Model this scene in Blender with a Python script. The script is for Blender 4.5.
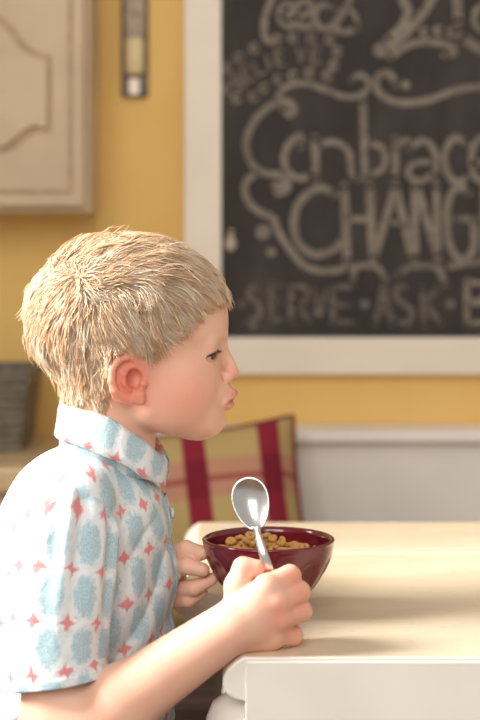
import bpy, math, random
import numpy as np
from mathutils import Vector, Matrix

rng = np.random.default_rng(7)
random.seed(7)
for o in list(bpy.data.objects):
    bpy.data.objects.remove(o, do_unlink=True)
scene = bpy.context.scene
COL = scene.collection

# ------------------------------------------------------------------ camera, world, lights
S = 0.0009                 # metres per unit on the plane of the boy's face (1 unit = 1 photo pixel there)
D0 = 1.5                   # camera distance to that plane
F = D0 / S                 # focal length in pixels
HZ = 235.0                 # eye level in photo rows
ZT = 0.74                  # table top height
ZC = ZT + 0.337            # camera height

cam = bpy.data.cameras.new('camera')
camo = bpy.data.objects.new('camera', cam)
COL.objects.link(camo)
camo.location = (0, -D0, ZC)
camo.rotation_euler = (math.pi / 2, 0, 0)
cam.sensor_fit = 'VERTICAL'
cam.sensor_height = 36
cam.sensor_width = 24
cam.lens = F * 36 / 720
cam.shift_y = -(360 - HZ) / 720
cam.dof.use_dof = True
cam.dof.focus_distance = D0 - 0.045
cam.dof.aperture_fstop = 4.6
cam.clip_start = 0.05
scene.camera = camo

world = bpy.data.worlds.new('daylight')
scene.world = world
world.use_nodes = True
bg = world.node_tree.nodes['Background']
bg.inputs[0].default_value = (1.0, 0.95, 0.89, 1)
bg.inputs[1].default_value = 0.52

def area(name, loc, target, size, power, color, size_y=None, spread=180):
    l = bpy.data.lights.new(name, 'AREA')
    l.spread = math.radians(spread)
    l.energy = power; l.color = color; l.size = size
    if size_y:
        l.shape = 'RECTANGLE'; l.size_y = size_y
    o = bpy.data.objects.new(name, l)
    COL.objects.link(o)
    o.location = loc
    o.rotation_euler = (Vector(target) - Vector(loc)).to_track_quat('-Z', 'Y').to_euler()
    return o
# daylight from the kitchen window behind the boy's back, plus a large soft fill added on the camera side
area('window_light_behind_boy', (-1.55, -0.10, 1.86), (-0.2, 0.0, 1.14), 0.8, 9.5, (1.0, 0.97, 0.92), 0.8, 40)
area('room_fill_light', (-0.55, -2.6, 2.15), (0.4, 0.5, 0.8), 1.7, 44, (1.0, 0.965, 0.91), 1.5)

scene.view_settings.view_transform = 'Standard'
scene.view_settings.look = 'None'
scene.view_settings.gamma = 1
scene.view_settings.use_curve_mapping = False
scene.view_settings.exposure = 0.10

# ------------------------------------------------------------------ helpers
def lin(r, g, b):
    f = lambda c: (c / 255 / 12.92) if c / 255 <= 0.04045 else ((c / 255 + 0.055) / 1.055) ** 2.4
    return (f(r), f(g), f(b), 1.0)

def P(px, py, y):
    """photo pixel at depth y (metres behind the face plane) -> world point"""
    d = D0 + y
    return np.array([(px - 240) * d / F, y, ZC - (py - HZ) * d / F])

def Q(px, py, y):
    """photo pixel at depth y -> body units"""
    k = (D0 + y) / D0
    return np.array([240 + (px - 240) * k, HZ + (py - HZ) * k, y / S])

def U2W(p):
    p = np.asarray(p, dtype=np.float64)
    return np.stack([(p[..., 0] - 240) * S, p[..., 2] * S, ZC - (p[..., 1] - HZ) * S], -1)

def proj(u, v, w):
    k = D0 / (D0 + w * S)
    return 240 + (u - 240) * k, HZ + (v - HZ) * k

def tag(o, label=None, cat=None, group=None, kind=None):
    if label: o['label'] = label
    if cat: o['category'] = cat
    if group: o['group'] = group
    if kind: o['kind'] = kind
    return o

def empty(name, loc):
    o = bpy.data.objects.new(name, None)
    o.empty_display_size = 0.05
    COL.objects.link(o)
    o.location = loc
    return o

def world_loc(o):
    v = Vector((0, 0, 0))
    while o is not None:
        v += o.location
        o = o.parent
    return np.array(v)

def mk(name, verts, faces, mat, parent=None, smooth=True, loc=None, attrs=None):
    """verts in world coordinates; becomes one mesh object"""
    base = world_loc(parent) if parent is not None else np.zeros(3)
    off = np.array(loc) if loc is not None else base
    V = np.asarray(verts, dtype=np.float64) - off
    me = bpy.data.meshes.new(name)
    if isinstance(faces, np.ndarray):
        n, k = faces.shape
        me.vertices.add(len(V)); me.vertices.foreach_set('co', V.astype(np.float32).ravel())
        me.loops.add(n * k); me.loops.foreach_set('vertex_index', faces.astype(np.int32).ravel())
        me.polygons.add(n); me.polygons.foreach_set('loop_start', np.arange(0, n * k, k, dtype=np.int32))
        me.update(calc_edges=True); me.validate()
    else:
        me.from_pydata([tuple(p) for p in V], [], faces)
        me.update()
    me.polygons.foreach_set('use_smooth', np.full(len(me.polygons), smooth))
    if attrs:
        for an, data in attrs.items():
            data = np.asarray(data, dtype=np.float32)
            if data.shape[1] == 4:
                a = me.color_attributes.new(an, 'FLOAT_COLOR', 'POINT'); a.data.foreach_set('color', data.ravel())
            else:
                a = me.attributes.new(an, 'FLOAT_VECTOR', 'POINT'); a.data.foreach_set('vector', data.ravel())
    if mat is not None: me.materials.append(mat)
    o = bpy.data.objects.new(name, me)
    COL.objects.link(o)
    if parent is not None:
        o.parent = parent
        o.location = off - base
    else:
        o.location = off
    return o

def box(lo, hi):
    x0, y0, z0 = lo; x1, y1, z1 = hi
    v = [(x0,y0,z0),(x1,y0,z0),(x1,y1,z0),(x0,y1,z0),(x0,y0,z1),(x1,y0,z1),(x1,y1,z1),(x0,y1,z1)]
    f = [(3,2,1,0),(4,5,6,7),(0,1,5,4),(1,2,6,5),(2,3,7,6),(3,0,4,7)]
    return v, f

def bevel(o, w=0.003, n=2):
    m = o.modifiers.new('bevel', 'BEVEL'); m.width = w; m.segments = n; m.limit_method = 'ANGLE'
    return o

def obox(name, lo, hi, mat, parent=None, bw=0.003, loc=None):
    v, f = box(lo, hi)
    o = mk(name, v, f, mat, parent, smooth=False, loc=loc)
    if bw: bevel(o, bw)
    return o

# ------------------------------------------------------------------ node materials
class NT:
    def __init__(self, name):
        self.m = bpy.data.materials.new(name); self.m.use_nodes = True
        self.t = self.m.node_tree; self.n = self.t.nodes
        self.b = self.n['Principled BSDF']
    def node(self, typ, **kw):
        n = self.n.new(typ)
        for k, v in kw.items(): setattr(n, k, v)
        return n
    def put(self, sock, v):
        if isinstance(v, bpy.types.NodeSocket): self.t.links.new(v, sock)
        else: sock.default_value = v
    def math(self, op, a, b=0.0, c=None):
        n = self.node('ShaderNodeMath', operation=op)
        self.put(n.inputs[0], a); self.put(n.inputs[1], b)
        if c is not None: self.put(n.inputs[2], c)
        return n.outputs[0]
    def mix(self, f, a, b):
        n = self.node('ShaderNodeMix', data_type='RGBA')
        self.put(n.inputs[0], f); self.put(n.inputs[6], a); self.put(n.inputs[7], b)
        return n.outputs[2]
    def step(self, x, lo, hi):          # smooth 0 -> 1 from lo to hi
        n = self.node('ShaderNodeMapRange', interpolation_type='SMOOTHSTEP')
        self.put(n.inputs[0], x); n.inputs[1].default_value = lo; n.inputs[2].default_value = hi
        return n.outputs[0]
    def coord(self, kind='Object'):
        return self.node('ShaderNodeTexCoord').outputs[kind]
    def noise(self, vec, scale, detail=3.0, rough=0.5):
        n = self.node('ShaderNodeTexNoise')
        self.put(n.inputs['Vector'], vec); n.inputs['Scale'].default_value = scale
        n.inputs['Detail'].default_value = detail; n.inputs['Roughness'].default_value = rough
        return n.outputs[0]
    def mapping(self, vec, scale=(1,1,1), rot=(0,0,0), loc=(0,0,0)):
        n = self.node('ShaderNodeMapping')
        self.put(n.inputs[0], vec); n.inputs[1].default_value = loc; n.inputs[2].default_value = rot; n.inputs[3].default_value = scale
        return n.outputs[0]
    def sep(self, vec):
        n = self.node('ShaderNodeSeparateXYZ'); self.put(n.inputs[0], vec); return n.outputs
    def attr(self, name, out='Color'):
        n = self.node('ShaderNodeAttribute', attribute_name=name); return n.outputs[out]
    def bump(self, h, strength=0.3, dist=0.001):
        n = self.node('ShaderNodeBump'); self.put(n.inputs['Height'], h)
        n.inputs['Strength'].default_value = strength; n.inputs['Distance'].default_value = dist
        self.t.links.new(n.outputs[0], self.b.inputs['Normal'])
    def set(self, **kw):
        for k, v in kw.items():
            self.put(self.b.inputs[k.replace('_', ' ')], v)
        return self

def simple(name, c, rough=0.5, var=0.08, scale=20, **kw):
    m = NT(name)
    n = m.noise(m.coord(), scale, 3)
    c2 = tuple(min(1, x * (1 - var * 2.2)) for x in c[:3]) + (1,)
    m.set(Base_Color=m.mix(m.step(n, 0.35, 0.7), c, c2), Roughness=rough, **kw)
    return m.m

M = {}
M['floor'] = simple('oak_floor', lin(150, 112, 78), 0.45, 0.15, 6)
mw = NT('yellow_wall_paint')
n1 = mw.noise(mw.coord(), 3.0, 4); n2 = mw.noise(mw.coord(), 160.0, 2)
mw.set(Base_Color=mw.mix(mw.step(n1, 0.3, 0.75), lin(236, 196, 118), lin(226, 182, 102)), Roughness=0.75)
mw.bump(n2, 0.15, 0.001); M['wall'] = mw.m
M['frame'] = simple('cream_frame_paint', lin(240, 226, 206), 0.5, 0.02, 12)
M['bench'] = simple('white_bench_paint', lin(243, 234, 223), 0.5, 0.03, 8)
M['cabinet'] = simple('cream_cabinet_paint', lin(206, 180, 146), 0.5, 0.05, 9)
M['glaze_line'] = simple('brown_cabinet_glaze', lin(188, 156, 122), 0.55, 0.1, 40)
M['counter'] = simple('beige_counter', lin(205, 176, 136), 0.4, 0.06, 14)
M['steel_grey'] = simple('grey_weave', lin(120, 108, 92), 0.6, 0.18, 60)
mb = NT('blackboard')
n1 = mb.noise(mb.mapping(mb.coord(), (5, 1, 2.5)), 2.2, 6, 0.62)
mb.set(Base_Color=mb.mix(mb.step(n1, 0.38, 0.8), lin(46, 39, 36), lin(72, 63, 57)), Roughness=0.75); M['board'] = mb.m
def chalk(name, c, lo):
    m = NT(name)
    n = m.noise(m.coord(), 90.0, 4, 0.7); n2 = m.noise(m.coord(), 9.0, 2)
    f = m.math('MULTIPLY', m.step(n, 0.25, 0.62), m.step(n2, 0.1, 0.6))
    m.set(Base_Color=m.mix(f, lo, c), Roughness=0.95)
    return m.m
M['chalk'] = chalk('chalk', lin(142, 131, 118), lin(100, 91, 82))
M['chalk_faint'] = chalk('smudged_chalk', lin(118, 108, 99), lin(78, 70, 64))
M['chalk_bright'] = chalk('bright_chalk', lin(196, 180, 160), lin(140, 128, 114))

mt = NT('cream_polished_stone')
c = mt.coord()
n1 = mt.noise(mt.mapping(c, (1.0, 2.6, 1.0), (0, 0, 0.35)), 3.4, 6, 0.6)
n2 = mt.noise(c, 70.0, 3)
v = mt.mix(mt.step(n1, 0.35, 0.72), lin(231, 214, 188), lin(219, 198, 166))
v = mt.mix(mt.math('MULTIPLY', mt.step(n2, 0.6, 0.75), 0.25), v, lin(190, 164, 128))
mt.set(Base_Color=v, Roughness=0.24, Specular_IOR_Level=0.45); M['stone'] = mt.m
M['stone_edge'] = simple('cool_lit_stone_edge', lin(236, 230, 220), 0.25, 0.03, 10)  # cool light on the table's sides put into a paler stone tone

mg = NT('maroon_glaze')
n1 = mg.noise(mg.coord(), 40.0, 3)
mg.set(Base_Color=mg.mix(n1, lin(92, 10, 30), lin(112, 14, 36)), Roughness=0.16, Coat_Weight=0.6, Coat_Roughness=0.06); M['glaze'] = mg.m
ms = NT('stainless_steel')
n1 = ms.noise(ms.mapping(ms.coord(), (1, 1, 9)), 120.0, 3)
ms.set(Base_Color=ms.mix(n1, lin(222, 220, 217), lin(200, 198, 196)), Metallic=1.0, Roughness=ms.math('MULTIPLY_ADD', n1, 0.14, 0.17)); M['steel'] = ms.m
mo = NT('toasted_oat')
n1 = mo.noise(mo.coord(), 600.0, 4); n2 = mo.noise(mo.coord(), 160.0, 2)
mo.set(Base_Color=mo.mix(n2, lin(224, 178, 108), lin(184, 130, 66)), Roughness=0.8); mo.bump(n1, 0.5, 0.0006); M['oat'] = mo.m

mk_ = NT('skin')
n1 = mk_.noise(mk_.coord(), 900.0, 3); n2 = mk_.noise(mk_.coord(), 45.0, 3)
col = mk_.mix(mk_.math('MULTIPLY', mk_.step(n2, 0.4, 0.75), 0.16), mk_.attr('tint'), lin(214, 136, 112))
mk_.set(Base_Color=col, Roughness=0.5, Subsurface_Weight=0.22, Subsurface_Radius=(1.0, 0.36, 0.2), Subsurface_Scale=0.007, Specular_IOR_Level=0.35)
mk_.bump(n1, 0.08, 0.0004); M['skin'] = mk_.m
me_ = NT('eye'); me_.set(Base_Color=me_.attr('tint'), Roughness=0.08); M['eye'] = me_.m
M['tooth'] = simple('tooth', lin(238, 226, 224), 0.25, 0.02)
mh = NT('blond_hair')
mh.set(Base_Color=mh.attr('tint'), Roughness=0.42, Specular_IOR_Level=0.5)
tr = mh.node('ShaderNodeBsdfTranslucent'); mh.put(tr.inputs[0], mh.attr('tint'))
mx = mh.node('ShaderNodeMixShader'); mx.inputs[0].default_value = 0.42
mh.t.links.new(mh.b.outputs[0], mx.inputs[1]); mh.t.links.new(tr.outputs[0], mx.inputs[2])
mh.t.links.new(mx.outputs[0], mh.n['Material Output'].inputs[0]); M['hair'] = mh.m

def shirt_mat(name, dark=False):
    m = NT(name)
    pat = m.attr('pat', 'Vector')
    wob = m.noise(pat, 6.0, 2)
    x, y, _ = m.sep(m.mapping(pat, (1, 1, 1)))
    x = m.math('ADD', x, m.math('MULTIPLY_ADD', wob, 0.24, -0.12)); y = m.math('ADD', y, m.math('MULTIPLY_ADD', wob, 0.2, -0.1))
    fx = m.math('SUBTRACT', m.math('FRACT', x), 0.5); fy = m.math('SUBTRACT', m.math('FRACT', y), 0.5)
    gx = m.math('SUBTRACT', m.math('FRACT', m.math('ADD', x, 0.5)), 0.5); gy = m.math('SUBTRACT', m.math('FRACT', m.math('ADD', y, 0.5)), 0.5)
    e = m.math('ADD', m.math('POWER', m.math('ABSOLUTE', m.math('DIVIDE', fx, 0.37)), 2.0), m.math('POWER', m.math('ABSOLUTE', m.math('DIVIDE', fy, 0.44)), 2.4))
    nz = m.noise(pat, 7.0, 5, 0.75); nf = m.noise(pat, 26.0, 4, 0.75)
    e = m.math('ADD', e, m.math('MULTIPLY_ADD', nz, 2.6, -1.25))
    oval = m.math('SUBTRACT', 1.0, m.step(e, 0.45, 1.25))
    white = lin(224, 228, 229)
    blue = m.mix(m.step(nf, 0.35, 0.65), lin(132, 176, 192), lin(196, 214, 218))
    nl = m.noise(pat, 4.5, 3, 0.6)
    c = m.mix(m.math('MULTIPLY', m.step(nl, 0.52, 0.66), 0.4), white, lin(176, 208, 216))
    c = m.mix(m.math('MULTIPLY', oval, 0.92), c, blue)
    # coral four-petal flower on the lattice points
    ax = m.math('ABSOLUTE', m.math('MULTIPLY', gx, 0.72)); ay = m.math('ABSOLUTE', gy)
    d1 = m.math('ADD', ax, ay)
    d2 = m.math('MULTIPLY', m.math('MINIMUM', ax, ay), 3.2)
    fl = m.math('ADD', m.math('MULTIPLY', d1, 0.72), m.math('MULTIPLY', d2, 0.22))
    fl = m.math('ADD', fl, m.math('MULTIPLY_ADD', nf, 0.08, -0.04))
    flower = m.math('SUBTRACT', 1.0, m.step(fl, 0.09, 0.175))
    c = m.mix(m.math('MULTIPLY', flower, 0.85), c, lin(224, 116, 120))
    m.set(Base_Color=c, Roughness=0.9, Sheen_Weight=0.15)
    cr = m.noise(m.coord(), 55.0, 4, 0.6); wv = m.noise(m.coord(), 1400.0, 2)
    m.bump(m.math('MULTIPLY_ADD', wv, 0.1, cr), 0.5, 0.006)
    return m.m
M['shirt'] = shirt_mat('floral_cotton')
M['button'] = simple('shell_button', lin(205, 208, 200), 0.25, 0.06, 200)
mp = NT('brown_check_cotton')
x, y, z = mp.sep(mp.coord())
sx = mp.math('PINGPONG', mp.math('MULTIPLY', x, 40.0), 1.0); sz = mp.math('PINGPONG', mp.math('MULTIPLY', y, 40.0), 1.0)
mp.set(Base_Color=mp.mix(mp.step(mp.math('MAXIMUM', sx, sz), 0.7, 0.85), lin(50, 35, 27), lin(70, 52, 40)), Roughness=0.9); M['shorts'] = mp.m
M['stool'] = simple('stool_wood', lin(120, 78, 46), 0.5, 0.15, 12)

mc = NT('plaid_cotton')
x, y, z = mc.sep(mc.attr('pat', 'Vector'))
fx = mc.math('FRACT', x); fy = mc.math('FRACT', y)
band = mc.math('SUBTRACT', mc.step(fx, 0.62, 0.66), mc.step(fx, 0.92, 0.96))
hb = mc.math('SUBTRACT', mc.step(fy, 0.45, 0.5), mc.step(fy, 0.93, 0.98))
hm = mc.math('SUBTRACT', mc.step(fy, 0.68, 0.7), mc.step(fy, 0.76, 0.78))
c = mc.mix(hb, lin(186, 158, 102), lin(190, 136, 108))
c = mc.mix(mc.math('MULTIPLY', hm, 0.75), c, lin(150, 50, 52))
c2 = mc.mix(hb, lin(138, 22, 44), lin(120, 12, 36))
c = mc.mix(band, c, c2)
nz = mc.noise(mc.coord(), 700.0, 2)
mc.set(Base_Color=c, Roughness=0.9); mc.bump(nz, 0.4, 0.001); M['plaid'] = mc.m
M['piping'] = simple('maroon_piping', lin(128, 26, 44), 0.9, 0.1, 80)

# ------------------------------------------------------------------ setting
YW = 1.10     # back wall plane
tag(obox('floor', (-3.2, -2.6, -0.05), (3.4, YW, 0.0), M['floor'], bw=0), 'warm oak kitchen floor', 'floor', kind='structure')
tag(obox('wall_back', (-3.2, YW, -0.05), (3.4, YW + 0.12, 2.7), M['wall'], bw=0), 'sunny yellow painted kitchen wall behind the boy', 'wall', kind='structure')

# ---- chalkboard
def pw(px, py, y=YW): return P(px, py, y)
cb = empty('chalkboard', P(420, 375, YW))
tag(cb, 'large framed blackboard covered in chalk lettering hung on the yellow wall', 'chalkboard')
yf = YW - 0.03
def rectpx(name, x0, y0, x1, y1, ya, yb, mat, parent, bw=0.003):
    a = P(x0, y1, ya); b = P(x1, y0, ya)
    return obox(name, (a[0], ya, a[2]), (b[0], yb, b[2]), mat, parent, bw)
BX0, BX1, BY0, BY1 = 184.0, 690.0, -110.0, 375.0
FW = 37.5
rectpx('board', BX0 + 30, BY0 + 30, BX1 - 30, BY1 - 30, YW - 0.018, YW - 0.001, M['board'], cb, 0)
rectpx('frame_rail', BX0, BY0, BX0 + FW, BY1, yf, YW, M['frame'], cb)
rectpx('frame_rail', BX1 - FW, BY0, BX1, BY1, yf, YW, M['frame'], cb)
rectpx('frame_rail', BX0 + FW, BY1 - FW, BX1 - FW, BY1, yf, YW, M['frame'], cb)
rectpx('frame_rail', BX0 + FW, BY0, BX1 - FW, BY0 + FW, yf, YW, M['frame'], cb)

YB = YW - 0.018
def spline(pts, n=7):
    pts = [np.array(p, float) for p in pts]
    if len(pts) < 3: 
        return [pts[0] + (pts[-1] - pts[0]) * t for t in np.linspace(0, 1, 4)]
    ext = [2 * pts[0] - pts[1]] + pts + [2 * pts[-1] - pts[-2]]
    out = []
    for i in range(1, len(ext) - 2):
        p0, p1, p2, p3 = ext[i-1:i+3]
        for t in np.linspace(0, 1, n, endpoint=False):
            out.append(0.5 * ((2*p1) + (-p0+p2)*t + (2*p0-5*p1+4*p2-p3)*t*t + (-p0+3*p1-3*p2+p3)*t**3))
    out.append(pts[-1])
    return out
class Chalk:
    """flat chalk strokes lying on the board, one mesh for each word or ornament"""
    def __init__(self): self.v = []; self.f = []; self.k = 0
    def lift(self): self.k += 1; return YB - 0.0006 - 0.00003 * self.k
    def stroke(self, pts, w=8.5, smooth=True):
        y = self.lift(); w = w * 0.8
        c = spline(pts) if smooth else [np.array(p, float) for p in pts]
        n = len(c); b = len(self.v)
        for i in range(n):
            t = c[min(i+1, n-1)] - c[max(i-1, 0)]; t = t / (np.linalg.norm(t) + 1e-9)
            nn = np.array([-t[1], t[0]]) * w / 2 * random.uniform(0.92, 1.06)
            for q in (c[i] + nn, c[i] - nn): self.v.append(P(q[0], q[1], y))
        for i in range(n - 1): self.f.append((b+2*i, b+2*i+1, b+2*i+3, b+2*i+2))
        for e, s in ((0, -1), (n-1, 1)):
            self.disc(c[e], w / 2, y)
        return self
    def poly(self, pts, w=8.5):
        for a, b in zip(pts[:-1], pts[1:]): self.stroke([a, b], w)
        return self
    def disc(self, c, r, y=None, ry=None):
        y = y if y is not None else self.lift()
        b = len(self.v); m = 14
        for i in range(m):
            a = 2 * math.pi * i / m
            self.v.append(P(c[0] + r * math.cos(a), c[1] + (ry or r) * math.sin(a), y))
        self.f.append(tuple(range(b, b + m))); return self
    def ring(self, c, r, w): 
        return self.stroke([(c[0] + r * math.cos(a), c[1] + r * math.sin(a)) for a in np.linspace(0, 2*math.pi, 9)], w)
    def build(self, name, mat): return mk(name, self.v, self.f, mat, cb, smooth=False)

k = Chalk()                                             # script word at the top edge
k.stroke([(276,-14),(271,0),(265,18),(265,36),(272,42),(280,38)], 9)
k.stroke([(282,17),(291,13),(292,5),(284,4),(279,12),(281,22),(289,27),(297,22)], 7)
k.stroke([(296,18),(308,13),(313,6),(304,1),(296,7),(294,17),(301,27),(315,24)], 8)
k.stroke([(333,8),(322,5),(315,13),(317,24),(326,29),(336,22),(348,4),(352,-10)], 8)
k.stroke([(348,4),(335,26),(345,32),(357,29)], 8); k.stroke([(346,6),(354,14),(358,24)], 6)
k.build('chalk_word', M['chalk'])
k = Chalk()                                             # arched word in a border of dots
def small(ch, cx, cy, ang, h=15, w=8, lw=3.2):
    G = {'B': [[(0,-1),(0,1)],[(0,-1),(.8,-.8),(.8,-.2),(0,0)],[(0,0),(1,.2),(1,.8),(0,1)]],
         'E': [[(0,-1),(0,1)],[(0,-1),(1,-1)],[(0,0),(.8,0)],[(0,1),(1,1)]],
         'L': [[(0,-1),(0,1)],[(0,1),(1,1)]], 'I': [[(.5,-1),(.5,1)]], 'V': [[(0,-1),(.5,1)],[(.5,1),(1,-1)]]}
    ca, sa = math.cos(ang), math.sin(ang)
    for st in G[ch]:
        k.stroke([(cx + ((x-.5)*w)*ca - (y*h/2)*sa, cy + ((x-.5)*w)*sa + (y*h/2)*ca) for x, y in st], lw)
for ch, cx, cy, a in (('B',238,82,-.62),('E',248,74,-.5),('L',259,67,-.4),('I',268,62,-.3),('E',280,58,-.2),('V',301,55,-.05),('E',316,55,.03)):
    small(ch, cx, cy, a)
k.build('chalk_word', M['chalk'])
k = Chalk()
for zx, zy in ((40,225),(80,190),(130,160),(205,130),(260,125),(320,125),(380,130),(405,170),(395,215),(375,250),(315,240),(258,250),(210,262),(162,290),(128,320),(72,325),(38,295)):
    k.ring((215 + zx/3.31, zy/3.31), 3.9, 4.2)
k.build('chalk_dots', M['chalk'])
k = Chalk()                                             # large ribbon numeral at the top
k.stroke([(398,-24),(403,0),(408,11),(401.5,27),(388,39)], 11)
k.stroke([(440,-22),(431.5,0),(420.5,16),(404,35),(385,51.5)], 11)
k.disc((380,50), 7)
k.stroke([(390.6,57),(409.6,44.7),(431,42),(450,46),(454,53),(445,55.5)], 9)
for c in ((424.5,32.5),(438,31),(451.6,32.5)): k.ring(c, 3.4, 5)
k.stroke([(455,-20),(457,0),(458.5,22)], 12); k.stroke([(461,36.6),(480,49),(500,52)], 12)
k.stroke([(486,4),(476,10),(474.7,24),(484,32)], 7)
k.build('chalk_numeral', M['chalk'])
k = Chalk()                                             # scrolled border
k.stroke([(283,108),(290,115),(294,108),(285.5,101),(275.6,102.5),(256,119),(246,142),(252,164),(264,173),(281,175.6),(288,187),(279,193),(274,185.5)], 9)
k.stroke([(276,102),(284,88),(304,83),(326,90),(346,97),(362,94),(369,84),(361,75),(352,80)], 7.5)
k.stroke([(396,84),(389,73),(378.5,76),(376,87),(385,97.6),(404,103),(428.6,100),(453,91),(480,87),(520,92)], 9)
k.stroke([(258,172),(246,182),(246,197),(256,209.5),(273,218),(278,231),(290,250),(306.5,267),(329,271),(349,267)], 9)
k.stroke([(353,278),(356,267),(376,267),(386,278)], 8); k.stroke([(398,273),(412.5,267),(435,267),(443,278),(445,284)], 8)
k.stroke([(445,267),(480,262),(510,262)], 8)
k.disc((263,232), 7.5); k.disc((280,188), 6); k.disc((271,252), 5); k.disc((405.6,85), 4.5)
k.build('chalk_border', M['chalk'])
k = Chalk()                                             # "Embrace"
k.stroke([(301,146),(299.5,136),(288,145),(284,161.5),(294,177),(312,177)], 9)
k.stroke([(315,137.6),(316,177)], 10); k.stroke([(318,144.7),(335,142),(349,153),(351.5,173),(358,179)], 8.5)
k.stroke([(363,100),(364,140),(365,178)], 9); k.stroke([(369,143),(383,149),(384,167),(368,177)], 8)
k.stroke([(395.6,139),(395.6,178)], 9); k.stroke([(396,150),(403,141),(411,141)], 7)
k.stroke([(410,147.5),(424,140.5),(435,153),(436,178)], 8.5); k.stroke([(433.6,161.6),(414,164),(408,175),(421,181),(433.6,173)], 7.5)
k.stroke([(466,144),(454.7,137.6),(445,153),(447.6,173),(457.5,182),(468.7,177)], 8.5)
k.stroke([(474,163),(490,160),(491,145),(480,138),(472,152),(474,174),(484,182),(494,176)], 8.5)
k.build('chalk_word', M['chalk'])
k = Chalk()                                             # "CHANGE"
k.stroke([(334.7,194),(320.6,188),(304,197),(294,216.5),(298,242),(315,254.5),(334.7,249),(343,238)], 10)
k.stroke([(344.5,186),(347,261)], 10.5); k.stroke([(346,219),(371,219)], 8); k.stroke([(370,186),(373,259)], 10.5)
k.poly([(374,258),(395.6,186),(412.5,258)], 10); k.stroke([(388,223),(404,223)], 7)
k.stroke([(415,186),(415,258)], 10); k.poly([(417,186),(438,258)], 10); k.stroke([(436,186),(438,256)], 9.5)
k.stroke([(469,193),(457.5,187),(447.6,205),(449,242),(460,258.7),(473,250),(474,219)], 9.5); k.stroke([(474,219),(458,219)], 8)
k.stroke([(485,187),(485,258)], 10); k.stroke([(485,187),(506,187)], 8); k.stroke([(485,222),(502,222)], 8); k.stroke([(485,258),(507,258)], 8)
k.build('chalk_word', M['chalk'])
k = Chalk()                                             # "SERVE"
k.stroke([(262,290),(252,287),(249,296),(258,304),(259,316),(248,321)], 7.5)
k.stroke([(271.4,284),(271.4,320)], 7.5)
for yy, xx in ((285,282),(302,280),(320,283)): k.stroke([(271.4,yy),(xx,yy)], 6)
k.stroke([(291,286),(291,321)], 7.5); k.stroke([(291,286),(306,288),(305,301),(292,304)], 6.5); k.stroke([(297,304),(309,321)], 7)
k.disc((242,304), 4); k.disc((253,326), 4); k.build('chalk_word', M['chalk_faint'])
k = Chalk()
k.poly([(314,288),(320,314),(327,288)], 4.5); k.disc((319,312), 5)
k.stroke([(333,287),(333,323)], 7.5)
for yy, xx in ((287,353),(305,350),(322,355)): k.stroke([(333,yy),(xx,yy)], 6)
k.build('chalk_letters', M['chalk_faint'])
k = Chalk()                                             # "ASK"
k.poly([(376,323),(384,284),(391,323)], 7.5); k.stroke([(379,311),(389,311)], 5)
k.stroke([(409,290),(399,287),(396,296),(404,304),(412,312),(407,323),(397,320)], 7.5)
k.stroke([(422,287),(424,325)], 8); k.stroke([(425,305),(437,288)], 6.5); k.stroke([(426,304),(440,323)], 7)
k.disc((364.7,304), 5); k.disc((450.5,304), 5); k.build('chalk_word', M['chalk_faint'])
k = Chalk()                                             # "B..."
k.stroke([(467,281),(467,323)], 8); k.stroke([(467,282),(484,285),(483,299),(468,302)], 7); k.stroke([(468,302),(488,306),(486,321),(467,323)], 7)
k.build('chalk_letter', M['chalk'])
k = Chalk(); k.stroke([(231,232),(230.6,246)], 7); k.disc((230.6,244), 5.5, None, 7); k.build('chalk_mark', M['chalk_bright'])

# ---- slim wall bracket left of the board
wb = empty('wall_thermometer', P(134.5, 97, YW))
tag(wb, 'slim grey and cream wall thermometer with a white tip on the yellow wall', 'thermometer')
rectpx('backplate', 121, -70, 148, 97, YW - 0.012, YW, M['steel_grey'], wb, 0.004)
rectpx('scale_panel', 125, -66, 144.5, 39, YW - 0.022, YW - 0.012, simple('mottled_taupe', lin(180, 158, 134), 0.5, 0.2, 120), wb, 0.003)
a = P(134.5, 75, YW - 0.02); b = P(134.5, 38, YW - 0.02)
def lathe(name, cx, cy, prof, mat, parent=None, n=32, loc=None, smooth=True):
    v = []; f = []
    for r, z in prof:
        for i in range(n):
            t = 2 * math.pi * i / n
            v.append((cx + r * math.cos(t), cy + r * math.sin(t), z))
    m = len(prof)
    for j in range(m - 1):
        for i in range(n):
            f.append((j*n+i, j*n+(i+1) % n, (j+1)*n+(i+1) % n, (j+1)*n+i))
    f.append(tuple(reversed(range(n)))); f.append(tuple(range((m-1)*n, m*n)))
    return mk(name, v, f, mat, parent, smooth, loc)
lathe('tube', a[0], a[1], [(0.010, a[2]), (0.0145, a[2]+0.006), (0.0145, b[2]-0.004), (0.011, b[2])], simple('cream_plastic', lin(226, 204, 158), 0.4, 0.03), wb, 20)
rectpx('tip', 128.5, 78, 139.5, 95, YW - 0.024, YW - 0.012, simple('white_tip', lin(250, 236, 220), 0.3, 0.02), wb, 0.003)

# ---- upper cabinet
YC = YW - 0.15
uc = empty('upper_cabinet', P(-40, 213, YW - 0.07))
tag(uc, 'cream kitchen wall cabinet with an arched raised panel door', 'cabinet')
rectpx('body', -190, -140, 90, 213, YC, YW, M['cabinet'], uc, 0.004)
dr = rectpx('door', -170, -125, 84, 207, YC - 0.018, YC - 0.0005, M['cabinet'], uc, 0.004)
def polyplate(name, pts, ya, yb, mat, parent, bw):
    n = len(pts)
    v = [P(x, y, ya) for x, y in pts]
    v += [np.array([p[0], yb, p[2]]) for p in v]
    f = [tuple(range(n)), tuple(reversed(range(n, 2*n)))] + [(i, i+n, (i+1) % n + n, (i+1) % n) for i in range(n)]
    o = mk(name, v, f, mat, parent, smooth=False)
    if bw: bevel(o, bw, 3)
    return o
right = spline([(47,60),(35,57),(20,47),(7,30),(-12,16),(-43,10)], 5)
rb = spline([(-43,156),(-12,150),(7,145),(20,134),(34,126),(47,129)], 5)
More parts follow.
